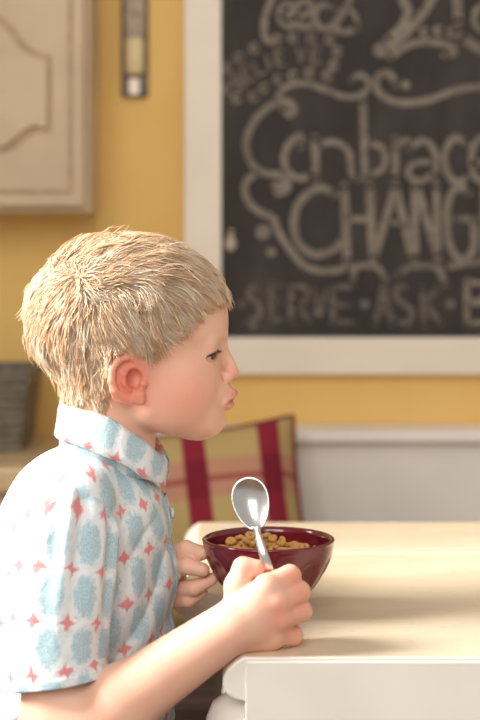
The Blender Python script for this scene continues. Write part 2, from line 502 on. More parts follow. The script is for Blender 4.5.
half = [tuple(p) for p in right]; halfb = [tuple(p) for p in rb]
full = half + [(-86 - x, y) for x, y in reversed(half[:-1])] + [(-86 - x, y) for x, y in reversed(halfb[1:])] + halfb
full = full[::-1]
def scaled(pts, m): return [(x + (m if x > -43 else -m), y + (m if y > 94 else -m)) for x, y in pts]
def rectring(x0, y0, x1, y1, t, ya, yb, mat, nm):
    for a in ((x0, y0, x0+t, y1), (x1-t, y0, x1, y1), (x0+t, y0, x1-t, y0+t), (x0+t, y1-t, x1-t, y1)):
        rectpx(nm, *a, ya, yb, mat, dr, 0.001)
polyplate('panel_groove', scaled(full, 5), YC - 0.0195, YC - 0.017, M['glaze_line'], dr, 0)
polyplate('raised_panel', full, YC - 0.027, YC - 0.017, M['cabinet'], dr, 0.005)
rectring(-158, -113, 72, 193, 4, YC - 0.021, YC - 0.017, M['glaze_line'], 'moulding')

# ---- counter with base cabinet and basket
ct = empty('base_cabinet', (-0.75, 0.92, 0))
tag(ct, 'beige counter on a cream base cabinet behind the boy', 'counter')
zc_ = P(0, 434, YW)[2]
obox('worktop', (-1.5, 0.72, zc_ - 0.035), (-0.225, YW - 0.002, zc_), M['counter'], ct, 0.006)
obox('body', (-1.48, 0.75, 0.09), (-0.235, YW - 0.002, zc_ - 0.035), M['cabinet'], ct, 0.002)
obox('plinth', (-1.46, 0.80, 0.0), (-0.245, YW - 0.002, 0.09), M['glaze_line'], ct, 0.002)
for x0 in (-1.46, -1.04, -0.62):
    d = obox('door', (x0, 0.732, 0.12), (x0 + 0.39, 0.75, zc_ - 0.06), M['cabinet'], ct, 0.003)
    obox('handle', (x0 + 0.35, 0.715, 0.5), (x0 + 0.362, 0.732, 0.6), M['steel'], d, 0.003)
bk = empty('basket', (P(-22, 440, 0.95)[0], 0.95, zc_))
tag(bk, 'grey woven tapering basket standing on the beige counter', 'basket')
def taper(name, cx, cy, z0, z1, h0, h1, mat, parent, bw=0.004):
    v = [(cx-h0,cy-h0,z0),(cx+h0,cy-h0,z0),(cx+h0,cy+h0,z0),(cx-h0,cy+h0,z0),(cx-h1,cy-h1,z1),(cx+h1,cy-h1,z1),(cx+h1,cy+h1,z1),(cx-h1,cy+h1,z1)]
    f = [(3,2,1,0),(4,5,6,7),(0,1,5,4),(1,2,6,5),(2,3,7,6),(3,0,4,7)]
    o = mk(name, v, f, mat, parent, smooth=False); bevel(o, bw); return o
bx, by = P(-22, 440, 0.95)[0], 0.95
zt = P(0, 366, 0.95)[2]
r0 = P(26, 0, 0.95)[0] - bx; r1 = P(35, 0, 0.95)[0] - bx
bv = [(bx + a_ * r_, by + b_ * r_, z_) for r_, z_ in ((r0, zc_), (r1 - 0.002, zt - 0.004), (r1 - 0.008, zt - 0.004), (r0 - 0.006, zc_ + 0.006)) for a_, b_ in ((-1, -1), (1, -1), (1, 1), (-1, 1))]
mk('side', bv, [(3, 2, 1, 0), (12, 13, 14, 15)] + [(4*j_ + i_, 4*j_ + (i_+1) % 4, 4*j_ + 4 + (i_+1) % 4, 4*j_ + 4 + i_) for j_ in range(3) for i_ in range(4)], M['steel_grey'], bk, smooth=False)
nb = 8
def square_ring(name, z0, z1, ra, rb, th_):
    v_ = [(bx + a_ * r_, by + b_ * r_, z_) for r_, z_ in ((ra, z0), (rb, z1), (rb - th_, z1), (ra - th_, z0)) for a_, b_ in ((-1, -1), (1, -1), (1, 1), (-1, 1))]
    o = mk(name, v_, [(4*j_ + i_, 4*j_ + (i_+1) % 4, (4*j_ + 4) % 16 + (i_+1) % 4, (4*j_ + 4) % 16 + i_) for j_ in range(4) for i_ in range(4)], M['steel_grey'], bk, smooth=False)
    bevel(o, 0.0012)
for i in range(nb):
    t = (i + 0.15) / nb; z = zc_ + (zt - 0.018 - zc_) * t; r = r0 + (r1 - 0.002 - r0) * t
    h = (zt - zc_) / nb * 0.62
    square_ring('woven_band', z, z + h, r + 0.0022, r + 0.003, 0.004)
square_ring('rim', zt - 0.018, zt, r1 + 0.003, r1 + 0.005, 0.012)

# ---- bench along the wall
zb = P(0, 431, 1.0)[2]
be = empty('wall_bench', (0.8, 0.95, 0))
tag(be, 'white painted wooden bench with a panelled back along the yellow wall', 'bench')
obox('back_panel', (-0.18, 1.0, 0.43), (2.0, 1.03, zb - 0.018), M['bench'], be, 0.002)
obox('top_ledge', (-0.18, 0.985, zb - 0.018), (2.0, YW, zb), M['bench'], be, 0.005)
obox('seat', (-0.18, 0.58, 0.42), (2.0, 1.0, 0.45), M['bench'], be, 0.006)
obox('added_dark_pad', (-0.178, 0.57, 0.45), (1.99, 0.992, 0.50), M['shorts'], be, 0.012)  # pad added so the gap below the forearm reads dark
obox('seat_front', (-0.17, 0.61, 0.0), (1.99, 0.63, 0.42), M['bench'], be, 0.002)
for x0 in (-0.175, 0.9, 1.985): obox('end_panel', (x0 - 0.005, 0.63, 0.0), (x0 + 0.015, 1.0, 0.42), M['bench'], be, 0.002)

# ---- plaid cushion
def cushion():
    n = 26; W = 0.142; H = 0.152; T = 0.062
    vs = []; uv = []; fs = []
    for side in (-1, 1):
        for j in range(n + 1):
            for i in range(n + 1):
                a = 2 * i / n - 1; b = 2 * j / n - 1
                th = T * (max(0, (1 - a**4)) * max(0, (1 - b**4))) ** 0.55
                pinch = 1 - 0.07 * (1 - abs(b) ** 2) * abs(a) ** 2, 1 - 0.07 * (1 - abs(a) ** 2) * abs(b) ** 2
                th += 0.004 * math.sin(5 * a + 3 * b) * (1 - a*a) * (1 - b*b)
                vs.append((a * W * pinch[0], side * th, b * H * pinch[1])); uv.append((a * W / 0.11 + 0.86, -b * H / 0.12 + 0.2, 0))
    m = (n + 1) ** 2
    for s in (0, 1):
        for j in range(n):
            for i in range(n):
                q = [s*m + j*(n+1) + i, s*m + j*(n+1) + i + 1, s*m + (j+1)*(n+1) + i + 1, s*m + (j+1)*(n+1) + i]
                fs.append(tuple(q if s == 0 else q[::-1]))
    edge = [(2*t/n-1, -1) for t in range(n)] + [(1, 2*t/n-1) for t in range(n)] + [(1-2*t/n, 1) for t in range(n)] + [(-1, 1-2*t/n) for t in range(n)]
    ring = []
    for a, b in edge:
        ring.append((a * W * (1 - 0.07 * (1 - b*b) * a*a), 0, b * H * (1 - 0.07 * (1 - a*a) * b*b)))
    return np.array(vs), np.array(uv), fs, np.array(ring)
vs, uv, fs, ring = cushion()
Rm = np.array(Matrix.Rotation(math.radians(-24), 3, 'X') @ Matrix.Rotation(math.radians(-7), 3, 'Y'))
corner = P(294, 415, 0.93)
T0 = np.array([corner[0] - 0.124, 0.865, 0.7])
top = (vs @ Rm.T)
T0[2] = 0.5055 - top[:, 2].min(); 
cu = empty('cushion', (T0[0], T0[1], 0.50))
tag(cu, 'maroon and yellow plaid cushion leaning on the white bench back', 'cushion')
mk('cover', vs @ Rm.T + T0, fs, M['plaid'], cu, attrs={'pat': uv})
def tube(name, pts, rad, mat, parent=None, n=8, closed=False, attrs=None, loc=None, flat=None):
    pts = np.asarray(pts, float); m = len(pts)
    rad = np.broadcast_to(np.asarray(rad, float), (m,))
    v = []
    for i in range(m):
        t = pts[(i+1) % m if closed else min(i+1, m-1)] - pts[i-1 if (closed or i > 0) else 0]
        t = t / (np.linalg.norm(t) + 1e-12)
        up = np.array([0, 1, 0.02]) if abs(t[1]) < 0.9 else np.array([1, 0, 0.02])
        a = np.cross(t, up); a /= np.linalg.norm(a); b = np.cross(a, t)
        for q in range(n):
            an = 2 * math.pi * q / n
            v.append(pts[i] + rad[i] * (a * math.cos(an) + b * math.sin(an) * (flat or 1)))
    f = []
    for i in range(m if closed else m - 1):
        for q in range(n):
            f.append((i*n+q, i*n+(q+1) % n, ((i+1) % m)*n+(q+1) % n, ((i+1) % m)*n+q))
    if not closed: f += [tuple(reversed(range(n))), tuple(range((m-1)*n, m*n))]
    return mk(name, v, f, mat, parent, True, loc)
tube('piping', ring @ Rm.T + T0, 0.004, M['piping'], cu, 8, True)

# ---- stone table
tb = empty('table', (0.55, 0.14, 0))
tag(tb, 'cream polished stone topped table with a moulded edge under the maroon bowl', 'table')
prof = [(0.000, 0.0), (0.003, 0.0012), (0.0085, 0.005), (0.0145, 0.011), (0.018, 0.018), (0.0175, 0.025), (0.0145, 0.030), (0.008, 0.034), (0.0, 0.036)]
def slab(name, stations, xr, mat):
    v = []; f = []
    k = len(prof) + 2
    for x0, y in stations:
        v.append((xr, y, ZT))
        for o_, h in prof: v.append((x0 - o_, y, ZT - h))
        v.append((xr, y, ZT - prof[-1][1]))
    for s in range(len(stations) - 1):
        for i in range(k):
            f.append((s*k+i, (s+1)*k+i, (s+1)*k+(i+1) % k, s*k+(i+1) % k))
    f.append(tuple(range(k))); f.append(tuple(reversed(range((len(stations)-1)*k, len(stations)*k))))
    o = mk(name, v, f, mat, tb, smooth=False)
    o.data.materials.append(M['stone_edge'])
    for p in o.data.polygons: p.material_index = 0 if p.normal.z > 0.99 else 1  # faces not pointing up take the paler, cool-lit tone
    bevel(o, 0.0016, 2)
    return o
XL = lambda y: float(np.interp(y, [-0.169, 0.035, 0.05, 0.065, 0.08, 0.095, 0.12, 0.5], [0.004, 0.004, -0.003, -0.018, -0.034, -0.043, -0.047, -0.047]))
st = [(XL(y), y) for y in (-0.169, -0.11, 0.0, 0.035, 0.043, 0.05, 0.058, 0.065, 0.073, 0.08, 0.088, 0.095, 0.12, 0.2655)]
slab('top_slab', st, 1.3, M['stone'])
slab('border_slab', [(XL(y), y) for y in (0.2672, 0.36, 0.457)], 1.3, M['stone'])
obox('apron', (0.004, -0.1702, ZT - 0.10), (1.299, -0.150, ZT - 0.003), M['stone_edge'], tb, 0.0015)
obox('apron', (0.006, 0.41, ZT - 0.10), (1.28, 0.43, ZT - 0.0362), M['stone_edge'], tb, 0.001)
for x in (0.010, 1.24):
    for y in (-0.128, 0.385):
        zt_ = ZT - 0.0362
        lathe('leg', x, y, [(0.018, 0), (0.024, 0.02), (0.017, 0.06), (0.028, 0.25), (0.032, 0.42), (0.02, 0.54), (0.03, 0.56), (0.02, 0.60), (0.030, zt_ - 0.05), (0.0375, zt_ - 0.034), (0.038, zt_ - 0.024), (0.033, zt_ - 0.012), (0.022, zt_ - 0.004), (0.019, zt_)], M['stone_edge'], tb, 28)

# ------------------------------------------------------------------ maroon bowl
BC = np.array([(268.5 - 240) * S, 0.0, ZT])
RR = 0.0592; BH = 0.0625
bowl = empty('cereal_bowl', tuple(BC))
tag(bowl, 'maroon glazed fluted bowl of cereal rings on the stone table', 'bowl')
def bowlmesh():
    n = 120
    outer = []
    for t in np.linspace(0, 1, 26):
        z = 0.005 + (BH - 0.005) * t
        r = 0.027 + (RR - 0.027) * (1 - (1 - t) ** 1.75) ** 0.92
        outer.append((r, z, t))
    v = []; f = []
    rows = []
    for r, z, t in outer:
        row = []
        for i in range(n):
            a = 2 * math.pi * i / n
            ph = (a * 11 / (2 * math.pi)) % 1.0 - 0.5
            arch = 0.80 - 0.55 * (2 * abs(ph)) ** 3.0          # arched tops of the flutes
            fl = max(0, min(1, (arch - t) / 0.10)) * min(1, t / 0.08)
            dr = 0.0034 * fl * (math.cos(ph * math.pi) ** 0.8 * 0.9 + 0.1)
            row.append((r - dr, z, a))
        rows.append(row)
    for rr, zz in ((RR + 0.0006, BH + 0.0009), (RR - 0.001, BH + 0.0022), (RR - 0.0028, BH + 0.0018), (RR - 0.0042, BH - 0.0005)):
        rows.append([(rr, zz, 2 * math.pi * i / n) for i in range(n)])
    for t in np.linspace(0.95, 0, 16):
        z = 0.009 + (BH - 0.009) * t
        r = 0.004 + (RR - 0.0085) * (1 - (1 - t) ** 2.2) ** 0.6 if t > 0 else 0.004
        rows.append([(r, z, 2 * math.pi * i / n) for i in range(n)])
    for row in rows:
        for r, z, a in row: v.append((BC[0] + r * math.cos(a), BC[1] + r * math.sin(a), BC[2] + z))
    m = len(rows)
    for j in range(m - 1):
        for i in range(n): f.append((j*n+i, j*n+(i+1) % n, (j+1)*n+(i+1) % n, (j+1)*n+i))
    f.append(tuple(reversed(range(n)))); f.append(tuple(range((m-1)*n, m*n)))
    return v, f
v, f = bowlmesh(); mk('body', v, f, M['glaze'], bowl)
lathe('foot_ring', BC[0], BC[1], [(0.0245, ZT), (0.026, ZT + 0.0015), (0.0255, ZT + 0.0055)], M['glaze'], bowl, 64)

# cereal rings
def torus(R, r, n=16, m=8):
    v = []; f = []
    for i in range(n):
        a = 2 * math.pi * i / n
        for j in range(m):
            b = 2 * math.pi * j / m
            rr = r * (1 + 0.10 * math.sin(3 * a + 1) + 0.05 * math.cos(5*a))
            v.append(((R + rr * math.cos(b)) * math.cos(a), (R + rr * math.cos(b)) * math.sin(a) * 0.93, rr * 1.05 * math.sin(b)))
            f.append((i*m+j, ((i+1) % n)*m+j, ((i+1) % n)*m+(j+1) % m, i*m+(j+1) % m))
    return v, f
v, f = torus(0.0031, 0.0021)
placed = []
zl = ZT + BH
first = None
def put_ring(x, y, z, flat):
    global first
    if first is None:
        o = mk('cereal_ring', v, f, M['oat']); first = o
    else:
        o = first.copy(); COL.objects.link(o)
    o.location = (x, y, z)
    if flat: o.rotation_euler = (random.uniform(-.45, .45), random.uniform(-.45, .45), random.uniform(0, 6))
    else: o.rotation_euler = (random.uniform(.5, 1.4), random.uniform(-.4, .4), random.uniform(0, 6))
    s = random.uniform(0.92, 1.1); o.scale = (s, s, s)
    tag(o, 'small toasted oat ring cereal piece in the maroon bowl', 'cereal', 'cereal rings in the maroon bowl')
for layer, (zz, rad, sp) in enumerate(((-0.0225, 0.043, 0.0104), (-0.0165, 0.045, 0.0106), (-0.0105, 0.044, 0.0108))):
    ny = int(rad / (sp * 0.866)) + 1
    for j in range(-ny, ny + 1):
        for i in range(-7, 8):
            x = (i + 0.5 * (j % 2) + 0.33 * layer) * sp; y = j * sp * 0.866 + 0.002 * layer
            if math.hypot(x, y) > rad: continue
            if layer < 1 and y < 0.0: continue
            jx, jy = random.uniform(-.0015, .0015), random.uniform(-.0015, .0015)
            mound = 0.004 * math.exp(-((x + 0.018) ** 2 + (y - 0.01) ** 2) / 0.0009)
            put_ring(BC[0] + x + jx, BC[1] + y + jy, zl + zz + mound + random.uniform(-.0008, .0012), random.random() < 0.65)
for x, y in ((-.026,.012),(-.016,.018),(-.008,.006),(-.02,-.004),(.004,.016),(-.034,.0),(-.012,-.016),(.012,.002),(-.002,.026)):
    put_ring(BC[0] + x, BC[1] + y, zl - 0.0022 + 0.0025 * math.exp(-((x + 0.018) ** 2) / 0.0004), random.random() < 0.4)

# ------------------------------------------------------------------ implicit surfaces for the figure
class Grid:
    def __init__(self, lo, hi, h):
        self.lo = np.array(lo, float); self.h = h
        self.n = np.ceil((np.array(hi) - self.lo) / h).astype(int) + 1
        self.F = np.full(self.n, 60.0, dtype=np.float32)
        self.ax = [self.lo[i] + h * np.arange(self.n[i]) for i in range(3)]
    def sub(self, lo, hi, mirror):
        sl = []
        for i in range(3):
            a, b = lo[i], hi[i]
            if i == 2 and mirror:
                m = max(abs(a), abs(b)); a, b = -m, m
            i0 = max(0, int(math.floor((a - self.lo[i]) / self.h))); i1 = min(self.n[i], int(math.ceil((b - self.lo[i]) / self.h)) + 1)
            if i1 <= i0: return None
            sl.append(slice(i0, i1))
        g = np.meshgrid(*[self.ax[i][sl[i]] for i in range(3)], indexing='ij', sparse=True)
        g = [x.astype(np.float32) for x in g]
        if mirror: g[2] = np.abs(g[2])
        return tuple(sl), g
    def _op(self, fn, lo, hi, k, op, mirror):
        pad = k + 3 * self.h
        r = self.sub(np.array(lo) - pad, np.array(hi) + pad, mirror)
        if r is None: return
        sl, g = r
        d = fn(*g); a = self.F[sl]
        if op == 'sub': d = -d; a, d = -a, -d     # max(a,-d) = -min(-a,d)
        if k > 0:
            h = np.clip(0.5 + 0.5 * (d - a) / k, 0, 1)
            r_ = d * (1 - h) + a * h - k * h * (1 - h)
        else: r_ = np.minimum(a, d)
        self.F[sl] = -r_ if op == 'sub' else r_
    def cone(self, a, b, ra, rb, k=6, op='add', mirror=False, sc=(1, 1, 1)):
        a = np.array(a, float); b = np.array(b, float); sc = np.array(sc, float)
        r = max(ra, rb)
        lo = np.minimum(a, b) - r / sc; hi = np.maximum(a, b) + r / sc
        A = a * sc; B = b * sc; ab = B - A; l2 = float(ab @ ab) + 1e-9
        def fn(u, v, w):
            du = u * sc[0] - A[0]; dv = v * sc[1] - A[1]; dw = w * sc[2] - A[2]
            t = np.clip((du * ab[0] + dv * ab[1] + dw * ab[2]) / l2, 0, 1)
            return (np.sqrt((du - t*ab[0])**2 + (dv - t*ab[1])**2 + (dw - t*ab[2])**2) - (ra + (rb - ra) * t)).astype(np.float32)
        self._op(fn, lo, hi, k, op, mirror)
    def ball(self, c, r, k=6, op='add', mirror=False): self.cone(c, c, r, r, k, op, mirror)
    def ell(self, c, rad, k=6, op='add', mirror=False, rot=0.0):
        c = np.array(c, float); rad = np.array(rad, float); m = max(rad) if rot else rad
        ca, sa = math.cos(rot), math.sin(rot)
        def fn(u, v, w):
            x = u - c[0]; y = v - c[1]; z = w - c[2]
            x, y = x * ca + y * sa, -x * sa + y * ca
            k0 = np.sqrt((x/rad[0])**2 + (y/rad[1])**2 + (z/rad[2])**2)
            k1 = np.sqrt((x/rad[0]**2)**2 + (y/rad[1]**2)**2 + (z/rad[2]**2)**2) + 1e-6
            return (k0 * (k0 - 1) / k1).astype(np.float32)
        self._op(fn, c - m, c + m, k, op, mirror)
    def chain(self, pts, rs, k=4, op='add', mirror=False):
        for i in range(len(pts) - 1): self.cone(pts[i], pts[i+1], rs[i], rs[i+1], k, op, mirror)
    def func(self, fn, lo, hi, k, op, mirror=False): self._op(fn, lo, hi, k, op, mirror)
    def sample(self, p):
        q = (p - self.lo) / self.h
        i = np.clip(np.floor(q).astype(int), 0, self.n - 2); t = np.clip(q - i, 0, 1)
        out = 0
        for dx in (0, 1):
            for dy in (0, 1):
                for dz in (0, 1):
                    wgt = (t[:, 0] if dx else 1-t[:, 0]) * (t[:, 1] if dy else 1-t[:, 1]) * (t[:, 2] if dz else 1-t[:, 2])
                    out = out + wgt * self.F[i[:, 0]+dx, i[:, 1]+dy, i[:, 2]+dz]
        return out
    def grad(self, p, e=1.5):
        g = np.stack([self.sample(p + np.eye(3)[i]*e) - self.sample(p - np.eye(3)[i]*e) for i in range(3)], -1)
        return g / (np.linalg.norm(g, axis=1, keepdims=True) + 1e-9)
    def mesh(self):
        Fv = self.F; ins = Fv < 0
        n = np.array(Fv.shape) - 1
        cs = [(a, b, c) for a in (0, 1) for b in (0, 1) for c in (0, 1)]
        cnt = sum(ins[a:a+n[0], b:b+n[1], c:c+n[2]].astype(np.int8) for a, b, c in cs)
        act = (cnt > 0) & (cnt < 8)
        idx = np.argwhere(act)
        vid = np.full(act.shape, -1, dtype=np.int32); vid[act] = np.arange(len(idx))
        val = {c: Fv[idx[:, 0]+c[0], idx[:, 1]+c[1], idx[:, 2]+c[2]] for c in cs}
        acc = np.zeros((len(idx), 3)); num = np.zeros(len(idx))
        for a in cs:
            for ax in range(3):
                if a[ax] == 0:
                    b = list(a); b[ax] = 1; b = tuple(b)
                    va, vb = val[a], val[b]; m = (va < 0) != (vb < 0)
                    t = np.where(m, va / np.where(m, va - vb, 1), 0)
                    p = np.tile(np.array(a, float), (len(idx), 1)); p[:, ax] = t
                    acc[m] += p[m]; num[m] += 1
        V = self.lo + self.h * (idx + acc / num[:, None])
        faces = []
        for ax in range(3):
            o1, o2 = [i for i in range(3) if i != ax]
            s0 = [slice(None)] * 3; s1 = [slice(None)] * 3
            s0[ax] = slice(0, -1); s1[ax] = slice(1, None)
            ch = ins[tuple(s0)] != ins[tuple(s1)]
            e = np.argwhere(ch)
            e = e[(e[:, o1] > 0) & (e[:, o2] > 0) & (e[:, o1] < n[o1]) & (e[:, o2] < n[o2])]
            flip = ins[tuple(s0)][tuple(e.T)]
            def cell(d1, d2):
                q = e.copy(); q[:, o1] += d1; q[:, o2] += d2; return vid[tuple(q.T)]
            quad = np.stack([cell(-1, -1), cell(0, -1), cell(0, 0), cell(-1, 0)], 1)
            fl = flip if ax != 1 else ~flip
            quad[~fl] = quad[~fl][:, ::-1]
            faces.append(quad)
        Fq = np.concatenate(faces); Fq = Fq[(Fq >= 0).all(1)]
        return V, Fq[:, ::-1]       # unit axes (u right, v down, w away) -> world keeps handedness after this flip

def relax(V, Fq, it=2, lam=0.5):
    e = np.concatenate([Fq[:, [0, 1]], Fq[:, [1, 2]], Fq[:, [2, 3]], Fq[:, [3, 0]]])
    for _ in range(it):
        acc = np.zeros_like(V); num = np.zeros(len(V))
        for c in range(3): acc[:, c] = np.bincount(e[:, 0], V[e[:, 1], c], len(V))
        num = np.bincount(e[:, 0], minlength=len(V)).astype(float)
        m = num > 0
        V = V.copy(); V[m] += lam * (acc[m] / num[m][:, None] - V[m])
    return V

# ------------------------------------------------------------------ head
def ea(px, py): return Q(px, py, -0.066)[:2]
def build_head():
    G = Grid((20, 226, -96), (250, 486, 96), 1.15)
    mm = dict(mirror=True)
    G.ell((126, 317, 0), (94, 77, 76), 4)                     # cranium
    G.ell((142, 352, 0), (66, 62, 63), 22)                    # side of the head
    G.ell((184, 322, 0), (43.5, 40, 54), 18)                  # forehead
    G.ell((186, 372, 0), (34, 50, 46), 16)                    # mid face
    G.ell((178, 388, 24), (35, 38, 37), 20, **mm)  # cheeks
    G.cone((206.5, 419.5, 0), (203, 419.5, 9), 18.6, 18, 11, **mm)  # chin
    G.cone((188, 413, 16), (152, 402, 36), 20, 20, 20, **mm)  # jaw line
    G.cone((112, 390, 0), (104, 482, 0), 46, 49, 14, sc=(1, 1, 0.95))   # neck
    G.ell((212, 394, 0), (20.5, 19, 23), 9)                   # muzzle
    G.cone((218, 339, 8), (210, 341, 36), 7, 6.5, 9, **mm)    # brow
    G.ball((224.5, 353, 29), 9.5, 9, 'sub', **mm)             # eye socket
    G.cone((219.5, 344, 0), (230, 366, 0), 5.8, 6.5, 7)       # nose
    G.ball((231.3, 372.8, 0), 7.6, 3.0)
    G.ell((226.5, 376.5, 7.5), (7, 6, 5), 2.5, **mm)
    G.ball((231, 381.0, 5), 2.6, 1.5, 'sub', **mm)              # nostril
    G.chain([(220.5, 370, 11.5), (220, 376, 12.5), (222.5, 381.5, 11)], [1.2, 1.6, 1.2], 2.5, 'sub', **mm)
    # lips
    G.chain([(232.8, 393.2, 0), (231.4, 394.2, 6), (226, 400, 17)], [5.0, 4.6, 2.8], 3.5, **mm)
    G.chain([(230.0, 404.6, 0), (228.6, 404.6, 7), (224.5, 402.8, 16)], [4.4, 4.1, 2.6], 3, **mm)
    G.chain([(240, 398.6, 0), (234, 399.8, 8), (227.3, 402.2, 17)], [2.8, 2.5, 1.2], 1.0, 'sub', **mm)
    # eyelids
    ec = np.array([204.3, 351.6, 28.5])
    G.ball(ec, 14.0, 4, **mm)
    def opening(u, v, w):
        x = u - ec[0]; y = v - ec[1]; z = w - ec[2]
        r = np.sqrt(x*x + y*y + z*z) + 1e-4
        az = np.degrees(np.arctan2(z, x)); el = -y / r
        q = np.clip(1 - ((az - 14) / 62) ** 2, 0, 1)
        hu = 0.20 * np.sqrt(q); hl = 0.30 * np.sqrt(q)
        tilt = -0.10 - 0.0022 * (az - 14)
        d = np.maximum(el - tilt - hu, tilt - hl - el) * 13
        d = np.maximum(d, np.where(q > 0, -5, 3)); d = np.maximum(d, r - 19)
        return d.astype(np.float32)
    G.func(opening, ec - 20, ec + 20, 0.8, 'sub', True)
    # ear
    wf = lambda u: 60 + (ea(146, 0)[0] - u) * 0.42
    e0 = ea(127, 380)
    ca, sa = math.cos(0.22), math.sin(0.22)
    def plate(u, v, w):
        x = u - e0[0]; y = v - e0[1]
        x, y = x * ca + y * sa, -x * sa + y * ca
        kk = np.sqrt((x / 17.0) ** 2 + (y / 23.5) ** 2)
        d2 = (kk - 1) * 17
        dz = np.abs(w - (60 + (ea(146, 0)[0] - u) * 0.42)) - 2.6
        return np.maximum(d2, dz).astype(np.float32)
    G.func(plate, (e0[0]-26, e0[1]-30, 50), (e0[0]+26, e0[1]+30, 86), 2.5, 'add', True)
    def ep(px, py, dw=2.0):
        u, v = ea(px, py); return (u, v, wf(u) + dw)
    hel = [(137, 373, -2), (139, 363, 1), (134, 358, 2), (127, 357, 3), (118, 360.5, 3.2), (112.5, 369, 3.2), (112, 380, 3), (115.5, 390, 2.5), (123, 397, 2), (131, 401, 1.5)]
    G.chain([ep(*p) for p in hel], [3.0, 3.2, 3.3, 3.4, 3.6, 3.6, 3.5, 3.3, 3.2, 4], 1.6, mirror=True)
    G.chain([ep(138, 396, 1.5), ep(139, 401, 1.5)], [6.5, 5.4], 2.5, mirror=True)             # lobe
    G.chain([ep(130.5, 368, 1.5), ep(124.5, 375, 2.6), ep(123.5, 384, 2.6), ep(129, 391, 2)], [1.8, 2.6, 2.8, 2.4], 2, mirror=True)   # antihelix
    G.ell((*ea(134.5, 379.5), wf(ea(134.5, 0)[0]) + 3), (7.6, 10.0, 11), 1.6, 'sub', True, rot=-0.35)
    G.chain([ep(131, 364, 4.0), ep(125, 364.5, 4.0), ep(118.8, 370, 4.2), ep(118.0, 380, 4.2), ep(121, 389, 4)], [2.0, 2.4, 2.7, 2.5, 1.8], 1.2, 'sub', True)
    G.ball(ep(142.5, 384.5, 2.2), 4.2, 2.5, 'add', True)       # tragus
    return G, ec
HG, EC = build_head()

def skin_tint(V, part):
    n = len(V)
    base = np.array(lin(234, 187, 163)[:3]); out = np.tile(base, (n, 1))
    def blend(c, wgt):
        nonlocal out
        wgt = np.clip(wgt, 0, 1)[:, None]; out = out * (1 - wgt) + np.array(lin(*c)[:3]) * wgt
    def g(c, r, p=V):
        W = p.copy(); W[:, 2] = np.abs(W[:, 2])
        return np.exp(-(((W - np.array(c)) / np.array(r)) ** 2).sum(1))
    if part == 'head':
        aw = np.abs(V[:, 2])
        blend((236, 152, 130), 0.6 * g((188, 390, 52), (30, 24, 30)))
        blend((228, 140, 112), 0.5 * g((234, 373, 0), (9, 9, 12)))
        eu, ev = ea(128, 381)
        blend((220, 98, 76), 0.8 * g((eu, ev, 70), (24, 30, 16)) * (aw > 52))  # backlit red of the ear painted into the skin colour
        blend((120, 52, 44), 0.85 * g((231, 380.5, 5), (3.2, 2.6, 3.0)))
        blend((208, 98, 104), 0.9 * g((233, 393.5, 3), (7, 5.0, 13)) * (V[:, 0] > 222) )
        blend((212, 112, 112), 0.85 * g((231, 404, 3), (6, 4.0, 13)) * (V[:, 0] > 222))
        blend((150, 60, 62), 0.9 * g((233, 399.6, 8), (6, 1.8, 10)) * (V[:, 0] > 225))
        d = np.sqrt(((np.c_[V[:, :2], aw] - EC) ** 2).sum(1))
        el = (V[:, 1] - EC[1]) / (d + 1e-6)
        az = np.degrees(np.arctan2(aw - EC[2], V[:, 0] - EC[0]))
        q = np.clip(1 - ((az - 14) / 66) ** 2, 0, 1); tilt = 0.10 + 0.0022 * (az - 14)
        lash = np.exp(-(((el - tilt + 0.24 * np.sqrt(q)) / 0.09) ** 2)) * (q > 0) * (d < 17)
        low = np.exp(-(((el - tilt - 0.36 * np.sqrt(q)) / 0.06) ** 2)) * (q > 0) * (d < 17)
        blend((60, 34, 24), 0.95 * lash); blend((170, 105, 85), 0.5 * low)
        blend((200, 140, 104), 0.55 * g((220, 337.5, 20), (12, 2.6, 16)) * (V[:, 0] > 200))   # pale brow hairs
    if part == 'hand':
        for c in ((292, 575), (301, 591), (303, 610), (294, 634), (279, 602), (280, 618), (262, 568)):
            q = Q(c[0], c[1], -0.15); blend((232, 146, 124), 0.55 * np.exp(-(((V[:, :2] - q[:2]) / 10) ** 2).sum(1)))
    return np.c_[out, np.ones(n)]

HAIRLINE = [(0, 402), (60, 403), (104, 406), (107, 396), (109, 366), (116, 347), (128, 341), (140, 344), (144, 356), (149, 356), (158, 344), (168, 332), (182, 315), (196, 298), (208, 287), (220, 284), (232, 292), (260, 290)]
def hair_mask(V):
    px, py = proj(V[:, 0], V[:, 1], -np.abs(V[:, 2]))
    hl = np.interp(px, [a for a, b in HAIRLINE], [b for a, b in HAIRLINE])
    hl = hl + 4.0 * np.sin(px * 0.33 + 0.5) * np.sin(px * 0.13 + 2) - 2 * np.sin(px * 0.71)
    return hl - py          # > 0 where hair grows

Vh, Fh = HG.mesh(); Vh = relax(Vh, Fh, 1, 0.4)
th = skin_tint(Vh, 'head')
hm = hair_mask(Vh)
eu, ev = ea(128, 381)
onear = (np.abs(Vh[:, 2]) > 58) & (((Vh[:, 0] - eu) / 20) ** 2 + ((Vh[:, 1] - ev) / 26) ** 2 < 1)
wg = np.clip((hm + 3) / 10, 0, 1) * (~onear)
th[:, :3] = th[:, :3] * (1 - wg[:, None]) + np.array(lin(220, 180, 130)[:3]) * wg[:, None]

